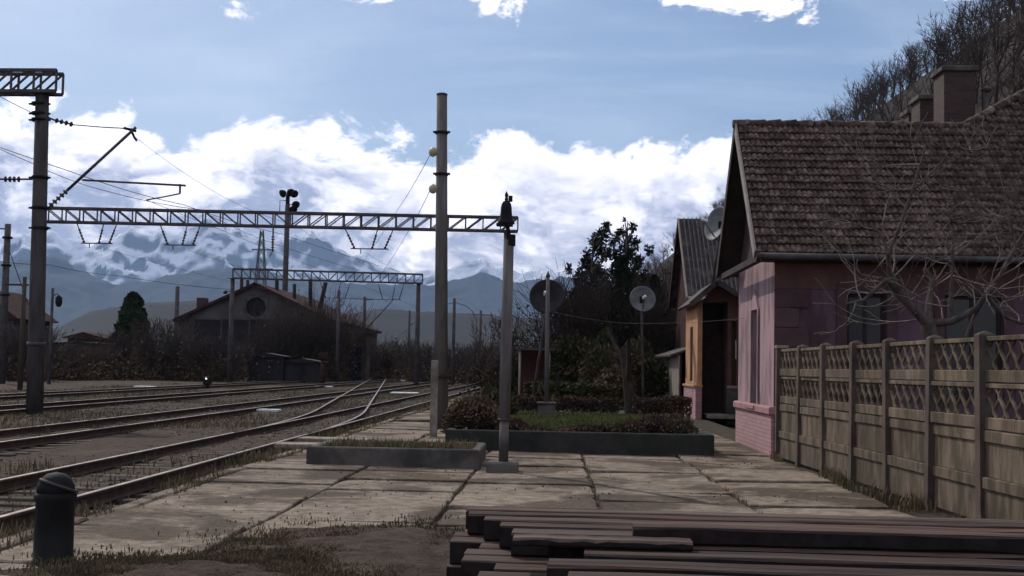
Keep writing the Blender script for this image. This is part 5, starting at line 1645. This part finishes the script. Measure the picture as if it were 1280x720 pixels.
# ------------------------------------------------------------------ wood on the hillside (one mass)
def make_wood():
    protos = []
    for s in range(8):
        full = s < 4
        segs = bare_tree_segments((0, 0, 0), 9.0, 300+s, spread=0.62, levels=4 if full else 3, r0=0.15, trunk=0.30, kids=(2, 3) if full else (3, 4), gnarl=0.13, up=0.16)
        V, F, off = [], [], 0
        for lev, pts, rs_ in segs:
            mb = MB()
            if lev > 1: mb.tube([pts[0], pts[-1]], [max(rs_[0], 0.024), 0.016], 3, cap=False)
            else: mb.tube([pts[0], pts[len(pts)//2], pts[-1]], [rs_[0], rs_[len(rs_)//2], rs_[-1]], 4, cap=False)
            V += mb.v; F += [tuple(i+off for i in f_) for f_ in mb.f]; off += len(mb.v)
        protos.append((np.array([tuple(v) for v in V]), np.array(F)))
    r = np.random.default_rng(77); VV, FF, off = [], [], 0
    n = 0; tries = 0
    while n < 800 and tries < 30000:
        tries += 1
        y = 55+465*r.random()**1.2; x = r.uniform(10, 0.46*y+16)
        g = float(lift(x, y))
        if g < 2.0: continue
        V, F = protos[r.integers(4) if y < 210 else 4+r.integers(4)]
        s = r.uniform(0.75, 1.3); a = r.uniform(0, 6.28)
        c, sn = math.cos(a), math.sin(a)
        W = V*s; W = np.stack([W[:, 0]*c-W[:, 1]*sn, W[:, 0]*sn+W[:, 1]*c, W[:, 2]], 1)+np.array([x, y, g-0.5])
        VV.append(W); FF.append(F+off); off += len(W); n += 1
    o = np_obj('wood', np.concatenate(VV), np.concatenate(FF), MT['twig'])
    tag(o, 'leafless brown wood covering the hillside behind the station', 'wood', kind='stuff')
    print('wood tris', sum(len(f)*2 for f in FF), n)
make_wood()

# ------------------------------------------------------------------ far side of the yard
YS = 132.0
sb0 = at(320, 455, YS)
shed = thing('engine_shed', 'long grey shed with a round gable window, overgrown on its right', 'shed', (sb0.x, YS, 0))
ap = at(320, 353, YS); el = at(217, 397, YS); er = at(423, 405, YS)
er.z = el.z
w0, w1 = el.x+0.5, er.x-0.5
rwx, rwz, rwr = at(320, 384, YS).x, at(320, 384, YS).z, 12.5*YS/FPX
# gable wall with a real round opening: ring of quads from hole to outline
def gable_wall():
    out = [(w0, -0.2), (w1, -0.2), (w1, el.z-0.1), (ap.x, ap.z-0.35), (w0, el.z-0.1)]
    n = 40; hole = [(rwx+rwr*math.cos(2*math.pi*k/n), rwz+rwr*math.sin(2*math.pi*k/n)) for k in range(n)]
    def hit(a_):
        dx, dz = math.cos(a_), math.sin(a_); best = 1e9
        for i in range(5):
            (x1, z1), (x2, z2) = out[i], out[(i+1) % 5]
            ex, ez = x2-x1, z2-z1; den = dx*ez-dz*ex
            if abs(den) < 1e-9: continue
            t_ = ((x1-rwx)*ez-(z1-rwz)*ex)/den; s_ = ((x1-rwx)*dz-(z1-rwz)*dx)/den
            if t_ > 0 and -1e-6 <= s_ <= 1+1e-6: best = min(best, t_)
        return (rwx+dx*best, rwz+dz*best)
    mb = MB(); angs = sorted([2*math.pi*k/n for k in range(n)]+[math.atan2(z-rwz, x-rwx) % (2*math.pi) for x, z in out])
    for i in range(len(angs)):
        a_, b_ = angs[i], angs[(i+1) % len(angs)]
        ha, hb = (rwx+rwr*math.cos(a_), rwz+rwr*math.sin(a_)), (rwx+rwr*math.cos(b_), rwz+rwr*math.sin(b_))
        oa, ob = hit(a_), hit(b_)
        mb.poly([(ha[0], YS, ha[1]), (oa[0], YS, oa[1]), (ob[0], YS, ob[1]), (hb[0], YS, hb[1])])
        mb.poly([(ha[0], YS, ha[1]), (hb[0], YS, hb[1]), (hb[0], YS+0.4, hb[1]), (ha[0], YS+0.4, ha[1])])
    return mb
gable_wall().build('gable_wall', MT['greywall'], shed)
MB().lathe((rwx, YS-0.06, rwz), (0, 1, 0), [(0, rwr), (0, rwr*1.35), (0.055, rwr*1.35), (0.055, rwr)], 32, False, True).build('window_surround', MT['concrete_dark'], shed)
o = MB().lathe((rwx, YS+0.25, rwz), (0, 1, 0), [(0, 0.02), (0, rwr*1.02), (0.05, rwr*1.02), (0.05, 0.02)], 28, smooth=False).build('round_window', MT['darkshed'], shed)
for k in range(2):
    a_ = math.pi*k/2; d = Vector((math.cos(a_), 0, math.sin(a_)))*rwr
    MB().bar(Vector((rwx, YS+0.2, rwz))-d, Vector((rwx, YS+0.2, rwz))+d, 0.10).build('glazing_bar', MT['darkwood'], o)
roof_slab(shed, [(el.x, YS-0.6, el.z-0.2), (ap.x, YS-0.6, ap.z), (ap.x, YS+34, ap.z), (el.x, YS+34, el.z-0.2)], 0.3, MT['redroof'])
roof_slab(shed, [(er.x, YS-0.6, er.z-0.2), (ap.x, YS-0.6, ap.z), (ap.x, YS+34, ap.z), (er.x, YS+34, er.z-0.2)], 0.3, MT['redroof'])
MB().box((w0, YS+0.41, -0.2), (w0+0.4, YS+33, el.z)).build('side_wall', MT['brownwall'], shed)
MB().box((w1-0.4, YS+0.41, -0.2), (w1, YS+33, el.z)).build('side_wall', MT['brownwall'], shed)
d0, d1 = at(262, 400, YS), at(300, 400, YS)
for (xa, xb) in ((243, 276), (278, 311), (313, 346), (348, 381)):
    MB().box((at(xa, 400, YS).x, YS-0.08, -0.1), (at(xb, 400, YS).x, YS-0.01, at(xa, 399, YS).z), 0.02).build('shed_door', MT['darkshed'], shed)
q0, q1 = at(246, 372, YS+3), at(257, 372, YS+3)
MB().box((q0.x, YS+3, el.z), (q1.x, YS+4.2, q0.z), 0.03).build('chimney', MT['chim'], shed)
for px, yt, w, ln in ((302, 348, 4.5, 0), (309.5, 350, 4, 0), (346, 348.5, 5, 0), (368, 355, 4.5, 0), (388, 350, 5, 0), (403, 353, 5.5, -5)):
    Yv = YS+6; T = at(px+(4 if ln else 0), yt, Yv); r_ = w*Yv/FPX/2
    B = at(px+ln*0.6, 386, Yv)
    MB().tube([B, T], [r_, r_], 9).build('smoke_pipe', MT['darkshed'], shed)
# lean-to at the right
l0, l1 = at(424, 407, 122), at(458, 411, 122)
lt = thing('lean_to', 'small brown lean-to with a sagging roof right of the long shed', 'shed', (l0.x, 122, 0))
MB().box((l0.x, 122.2, -0.2), (l1.x, 125, l1.z-0.4)).build('wall', MT['brownwall'], lt)
MB().prism([(l0.x-0.4, 121.8, l0.z+0.5), (l0.x+0.8, 121.8, l0.z+0.25), (l1.x+0.35, 121.8, l1.z), (l1.x+0.35, 121.8, l1.z-0.3), (l0.x-0.4, 121.8, l0.z+0.2)], (0, 3.6, 0)).build('roof', MT['redroof'], lt)
MB().box((at(438, 430, 121.9).x, 122.1, 0.0), (at(452, 430, 121.9).x, 122.19, at(438, 434, 122).z)).build('door', MT['blue'], lt)

def box_shed(name, label, cat, x0, x1, ytop, Y, depth, mat, roofmat=None, over=0.2, pitch=0.25):
    p0, p1 = at(x0, ytop, Y), at(x1, ytop, Y)
    h = (p0.z+p1.z)/2
    t = thing(name, label, cat, ((p0.x+p1.x)/2, Y, 0))
    MB().box((p0.x, Y, -0.2), (p1.x, Y+depth, h-pitch-0.1)).build('body', MT[mat], t)
    MB().prism([(p0.x-over, Y-over, h-pitch-0.1), (p1.x+over, Y-over, h-pitch-0.1), (p1.x+over, Y-over, h-pitch), ((p0.x+p1.x)/2, Y-over, h), (p0.x-over, Y-over, h-pitch)], (0, depth+2*over, 0)).build('roof', MT[roofmat or mat], t)
    n = max(2, int((p1.x-p0.x)/1.2))
    for k in range(n+1):
        x = p0.x+(p1.x-p0.x)*k/n
        MB().box((x-0.06, Y-0.07, -0.2), (x+0.06, Y-0.002, h-pitch-0.12)).build('rib', MT[mat], t)
    return t
box_shed('container', 'low dark container in front of the long shed', 'container', 311, 354, 441, 104, 2.4, 'darkshed', 'darkshed')
box_shed('low_shed', 'low black shed just right of the dark container', 'shed', 357, 399, 448, 104, 3, 'darkshed', 'darkshed')
box_shed('wall_hut', 'long low brown hut at the left behind the lamp post', 'hut', 62, 136, 427, 112, 4, 'brownwall', 'darkshed', pitch=0.15)
box_shed('roof_hut', 'small hut with dark roof above the brown hut', 'hut', 86, 126, 415, 135, 5, 'brownwall', 'redroof', 0.5, 0.6)
box_shed('cottage', 'pale walled cottage at the far left edge', 'house', -70, 19, 360, 110, 8, 'greywall', 'redroof', 0.6, 2.6)
t = thing('point_signal', 'dark red post of a point indicator beside the far tracks', 'signal', (at(404, 460, 96).x, 96, -0.15))
q = at(404, 441, 96)
MB().tube([(q.x, 96, -0.2), (q.x, 96, q.z-0.5)], 0.16, 10).build('post', MT['redroof'], t)
MB().box((q.x-0.32, 95.7, q.z-0.5), (q.x+0.32, 96.3, q.z), 0.04).build('lantern', MT['redroof'], t)

# dwarf signal with lit lens
ds = gp(259, 486, -0.1)
t = thing('dwarf_signal', 'small black ground signal with a white light between the tracks', 'signal', ds)
MB().box(ds+Vector((-0.1, -0.1, -0.1)), ds+Vector((0.1, 0.1, 0.25))).build('stand', MT['black'], t)
MB().box(ds+Vector((-0.22, -0.16, 0.25)), ds+Vector((0.22, 0.16, 0.62)), 0.03).build('body', MT['black'], t)
MB().lathe(ds+Vector((0, -0.02, 0.62)), (0, 0, 1), [(0, 0.2), (0.08, 0.15), (0.12, 0.03)], 12).build('hood', MT['black'], t)
MB().lathe(ds+Vector((-0.03, -0.17, 0.60)), (0, -1, 0.1), [(0, 0.05), (0.03, 0.05), (0.05, 0.01)], 12).build('lens', MT['lens'], t)

# pale lids and slabs lying between the tracks
for i, (px, py, w, d, lb) in enumerate(((181, 484, 1.0, 0.9, 'white slab lying by the farthest track'), (332, 514, 0.86, 0.5, 'white concrete lid in the weeds between the first two tracks'),
                                      (405, 484, 0.95, 1.2, 'pale lid near the red point post'), (461, 470, 1.2, 2.0, 'pale lid where the branch track ends'),
                                      (500, 476, 1.0, 1.5, 'pale slab right of the curving branch rails'), (506, 492, 1.4, 1.2, 'wide pale slab left of the platform pole'))):
    c = gp(px, py, -0.05)
    t = thing('cable_pit', lb, 'slab', (c.x, c.y, -0.12), 'pale slabs between the tracks')
    MB().box((c.x-w/2, c.y-d/2, -0.2), (c.x+w/2, c.y+d/2, -0.06), 0.01).build('frame', MT['concrete_dark'], t)
    MB().box((c.x-w/2-0.03, c.y-d/2-0.03, -0.06), (c.x+w/2+0.03, c.y+d/2+0.03, 0.02), 0.015).build('lid', MT['white'], t)
# crossing boards beside the small planter
for i, (px, py, w, lb) in enumerate(((345, 556, 1.5, 'left grey board of the crossing beside the near rails'), (410, 550, 1.4, 'right grey board of the crossing, by the small planter'))):
    c = gp(px, py, 0.03)
    o = MB().box((-w/2, -0.35, -0.06), (w/2, 0.35, 0.02), 0.015).build('crossing_board', MT['concrete'])
    o.location = (max(c.x, -4.15), c.y, 0.052); o.rotation_euler = (0, 0, R(3-5*i)); tag(o, lb, 'board', 'crossing boards')
# black round-topped post at the lower left
kb = gp(66, 703, -0.02)
t = thing('iron_bollard', 'stout black iron bollard with a domed hood beside the near rail', 'bollard', kb)
MB().lathe(kb, (0, 0, 1), [(-0.1, 0.17), (0, 0.17), (0.02, 0.145), (0.45, 0.14), (0.47, 0.155), (0.50, 0.155), (0.52, 0.14)], 24).build('body', MT['black'], t)
MB().lathe(kb+Vector((0, 0, 0.52)), (0, 0, 1), [(0, 0.14), (0.05, 0.135), (0.10, 0.11), (0.135, 0.07), (0.15, 0.01)], 24).build('hood', MT['black'], t)
MB().lathe(kb+Vector((0.02, 0.0, 0.56)), (0.3, 0.2, 1), [(0, 0.13), (0, 0.15), (0.02, 0.15), (0.02, 0.13)], 24, True, True).build('hood_ring', MT['steel'], t)
for i, (x, y, z, w, rz) in enumerate(((-4.62, 9.75, 0.0, 0.55, 8), (-4.75, 9.35, -0.03, 0.6, -5))):
    o = MB().box((-w/2, -0.16, -0.12), (w/2, 0.16, 0.03), 0.02).build('broken_paving_stone', MT['concrete'])
    o.location = (x, y, z-0.02); o.rotation_euler = (0, 0, R(rz)); tag(o, ('farther', 'nearer')[i]+' broken pale slab left of the black bollard', 'slab', 'broken slabs')

# conifer and bare bushes on the left
def conifer(label, px, ytop, Y, wpx, seed):
    T = at(px, ytop, Y); h = T.z; r = wpx*Y/FPX/2
    t = thing('conifer', label, 'tree', (T.x, Y, 0), 'trees behind the yard')
    rr_ = np.random.default_rng(seed); n = 9000
    z = rr_.uniform(0.12, 1, n)**0.9; a = rr_.uniform(0, 6.283, n)
    lay = 0.72+0.28*np.abs(np.sin(z*17+2*np.sin(a*2)))
    q = (1-z)**0.42*r*1.15*lay*(0.7+0.6*fbm(a*2.5, z*6, seed, 3))*rr_.uniform(0.5, 1, n)
    P = np.stack([T.x+np.cos(a)*q, Y+np.sin(a)*q, z*h], 1)
    V, F = leaf_cloud(P, 0.36, seed); np_obj('crown', V, F, MT['conifer'], t)
    MB().tube([(T.x, Y, -0.1), (T.x, Y, h*0.95)], [0.2, 0.03], 7).build('trunk', MT['bark'], t)
conifer('bushy dark green conifer left of the long shed', 167, 367, 118, 50, 41)
bl = [(85, 96, 5, 2.2, 'left of the conifer, by the lamp post'), (125, 100, 5, 2.4, 'left of the dark conifer'), (165, 104, 5, 3.4, 'under the dark conifer'), (205, 108, 5, 4.6, 'between the conifer and the shed'),
      (240, 106, 5, 3.0, 'before the left shed door'), (275, 104, 5, 3.2, 'before the middle shed door'), (338, 116, 5, 4.2, 'under the round window'), (368, 118, 5, 6.0, 'climbing the right half of the shed gable'),
      (392, 120, 5.5, 7.0, 'hiding the right eave of the shed'), (412, 119, 5, 5.5, 'at the right corner of the shed'), (478, 135, 6, 3.5, 'left of the far gantry leg'), (498, 150, 6, 4.0, 'just behind the far gantry leg'),
      (535, 128, 6, 3.4, 'behind the platform pole'), (580, 122, 5, 3.2, 'between two far poles'), (612, 112, 5, 3.0, 'left behind the bell post'), (20, 88, 5, 3.4, 'at the far left by the dark pole')]
for i, (px, Y, w, h, lb) in enumerate(bl):
    twig_bush('bare brown bush '+lb, px, Y, w, h, 500+i)

# scrub mass towards the horizon
def make_scrub():
    protos = []
    for s in range(5):
        segs = bare_tree_segments((0, 0, 0), 5.0, 700+s, spread=0.6, levels=3, r0=0.08, trunk=0.25, kids=(3, 4), gnarl=0.14, up=0.2)
        V, F, off = [], [], 0
        for lev, pts, rs_ in segs:
            mb = MB(); mb.tube([pts[0], pts[-1]], [max(rs_[0], 0.04), 0.03], 3, cap=False)
            V += mb.v; F += [tuple(i+off for i in f_) for f_ in mb.f]; off += len(mb.v)
        protos.append((np.array([tuple(v) for v in V]), np.array(F)))
    r = np.random.default_rng(78); VV, FF, off = [], [], 0
    for k in range(340):
        y = r.uniform(165, 420)
        x = r.uniform(-0.52*y, 0.03*y)
        if y < 260 and -25 < x < -4: continue
        V, F = protos[r.integers(5)]; s = r.uniform(0.6, 1.5); a = r.uniform(0, 6.28); c, sn = math.cos(a), math.sin(a)
        W = V*s; W = np.stack([W[:, 0]*c-W[:, 1]*sn, W[:, 0]*sn+W[:, 1]*c, W[:, 2]], 1)+np.array([x, y, -0.3])
        VV.append(W); FF.append(F+off); off += len(W)
    tag(np_obj('scrub', np.concatenate(VV), np.concatenate(FF), MT['twig']), 'far bare scrub and low trees beyond the end of the yard', 'scrub', kind='stuff')
make_scrub()

# ------------------------------------------------------------------ ground cover
def scatter(n, x0, x1, y0, y1, seed, pw=1.0):
    r = np.random.default_rng(seed)
    y = y0+(y1-y0)*r.uniform(0, 1, n)**pw; x = r.uniform(x0, x1, n)
    return x, y
# ballast stones
def stones():
    n = 32000
    x, y = scatter(n, -22.5, -4.45, 5, 70, 5, 1.5)
    keep = fbm(x, y, 61, 3, 0.35) > 0.37
    x, y = x[keep], y[keep]; n = len(x)
    r = np.random.default_rng(6)
    base = np.array([(1, 0, 0), (0, 1, 0), (-1, 0, 0), (0, -1, 0), (0, 0, 1), (0, 0, -1)], float)
    s = (0.012+0.034*r.uniform(0, 1, n)**2)[:, None, None]*(1+np.clip(y-25, 0, 60)/60)[:, None, None]
    jit = r.uniform(0.6, 1.3, (n, 6, 1))
    a = r.uniform(0, 6.28, n); c, sn = np.cos(a), np.sin(a)
    V = base[None]*s*jit
    V = np.stack([V[..., 0]*c[:, None]-V[..., 1]*sn[:, None], V[..., 0]*sn[:, None]+V[..., 1]*c[:, None], V[..., 2]*0.8], -1)
    z = gz(x, y)+r.uniform(-.012, .014, n)
    V += np.stack([x, y, z], -1)[:, None]
    F0 = np.array([(0, 1, 4), (1, 2, 4), (2, 3, 4), (3, 0, 4), (1, 0, 5), (2, 1, 5), (3, 2, 5), (0, 3, 5)])
    F = (F0[None]+6*np.arange(n)[:, None, None]).reshape(-1, 3)
    tag(np_obj('ballast', V.reshape(-1, 3), F, MT['gravel']), 'loose ballast stones scattered along the near tracks', 'gravel', kind='stuff')
stones()
def pebbles():
    n = 5200; r = np.random.default_rng(46)
    y = 6+30*r.random(n)**1.7; x = r.uniform(-4.3, 3.9, n)
    keep = fbm(x, y, 47, 4, 0.7) > 0.5
    x, y = x[keep], y[keep]; n = len(x)
    base = np.array([(1, 0, 0), (0, 1, 0), (-1, 0, 0), (0, -1, 0), (0, 0, 1), (0, 0, -1)], float)
    s_ = (0.004+0.012*r.random(n)**3)[:, None, None]
    V = base[None]*s_*r.uniform(0.6, 1.3, (n, 6, 1)) + np.stack([x, y, np.full(n, 0.006)], -1)[:, None]
    F0 = np.array([(0, 1, 4), (1, 2, 4), (2, 3, 4), (3, 0, 4), (1, 0, 5), (2, 1, 5), (3, 2, 5), (0, 3, 5)])
    F = (F0[None]+6*np.arange(n)[:, None, None]).reshape(-1, 3)
    tag(np_obj('pebbles', V.reshape(-1, 3), F, MT['gravel']), 'small pebbles and grit lying on the platform paving', 'gravel', kind='stuff')
pebbles()
# weeds between the tracks
def weeds():
    n = 85000
    x, y = scatter(n, -26, -4.4, 6, 105, 8, 1.5)
    k = fbm(x, y, 62, 4, 0.22)
    track = np.zeros(n, bool)
    for c in (-5.7, -10.1, -15.6, -20.9):
        track |= np.abs(x-c) < 0.95
    keep = (k > 0.46) & ~(track & (np.random.default_rng(1).random(n) < 0.65))
    x, y = x[keep], y[keep]
    z = gz(x, y)-0.01
    grass_patch('dry_weeds', 'dry grass and weeds between the railway tracks', np.stack([x, y, z], 1), 0.13, 'drygrass', 9, 0.011)
weeds()
# dirt patch and grass in the worn paving
def dirt():
    for (cx, cy, rx_, ry_, h, nm, lb) in ((-1.45, 10.4, 1.35, 1.9, 0.06, 'dirt_patch', 'worn patch of dark earth and grass in the paving beside the timber stack'),
                                     (-2.5, 9.2, 1.2, 0.8, 0.05, 'dirt_patch', 'second patch of earth in the paving at the bottom of the view')):
        n = 60; u = np.linspace(-1.25, 1.25, n); X, Y = np.meshgrid(u, u, indexing='ij')
        rad = np.hypot(X, Y)+ (fbm(X+cx, Y+cy, 12, 4, 2.2)-0.5)*0.9
        Z = h*np.clip(1-rad, -1, 1)*1.6 + (fbm(X*3+cx, Y*3, 13, 4, 3)-0.5)*0.05*np.clip(1.2-rad, 0, 1)-0.012
        V = np.stack([X*rx_+cx, Y*ry_+cy, np.minimum(Z, h+0.03)], -1).reshape(-1, 3)
        o = np_obj(nm, V, grid_faces(n, n), MT['ground'], smooth=True); o['kind'] = 'structure'
        r = np.random.default_rng(int(cy*10)); m = 15000
        q = r.normal(size=(m, 2))*0.42
        zz = np.full(m, 0.02)
        ok = (fbm(q[:, 0]+cx, q[:, 1]+cy, 14, 4, 3.0) > 0.45)
        q = q[ok]
        P = np.stack([q[:, 0]*rx_+cx, q[:, 1]*ry_+cy, np.full(len(q), 0.02)], 1)
        grass_patch('grass_tufts', 'short dry grass tufts on the '+('worn earth beside the timber stack' if cy > 10 else 'earth at the bottom of the view'), P, 0.035, 'turf', int(cy), 0.006)
dirt()
# grass in slab joints
n = 2600
r = np.random.default_rng(15)
xj = r.choice(np.array([-4.3, -2.7, -1.1, 0.55, 2.25]), n)+r.normal(0, 0.03, n); yj = r.uniform(4, 40, n)
ok = (fbm(xj*2, yj, 16, 3, 0.6) > 0.5)
grass_patch('joint_grass', 'thin dry grass growing in the joints of the platform paving', np.stack([xj[ok], yj[ok], np.full(ok.sum(), -0.03)], 1), 0.07, 'drygrass', 17, 0.006)
n = 9000
xe, ye = scatter(n, -5.0, -4.2, 6, 60, 18, 1.3)
ok = fbm(xe*2, ye, 19, 3, 0.5) > 0.47
grass_patch('edge_grass', 'dry grass strip between the platform edge and the nearest rail', np.stack([xe[ok], ye[ok], np.full(ok.sum(), -0.09)], 1), 0.17, 'drygrass', 20, 0.010)
n = 7000
xe, ye = scatter(n, 3.3, 4.35, 9, 23, 21, 1.0)
ok = (xe > 4.75-(ye-9)*0.0-r.uniform(0.2, 1.3, n)) if False else (fbm(xe*2, ye, 22, 3, 0.8) > 0.52)
ok &= xe > 3.85
grass_patch('fence_grass', 'dry weeds along the foot of the concrete fence', np.stack([xe[ok], ye[ok], np.full(ok.sum(), -0.03)], 1), 0.16, 'drygrass', 23, 0.008)
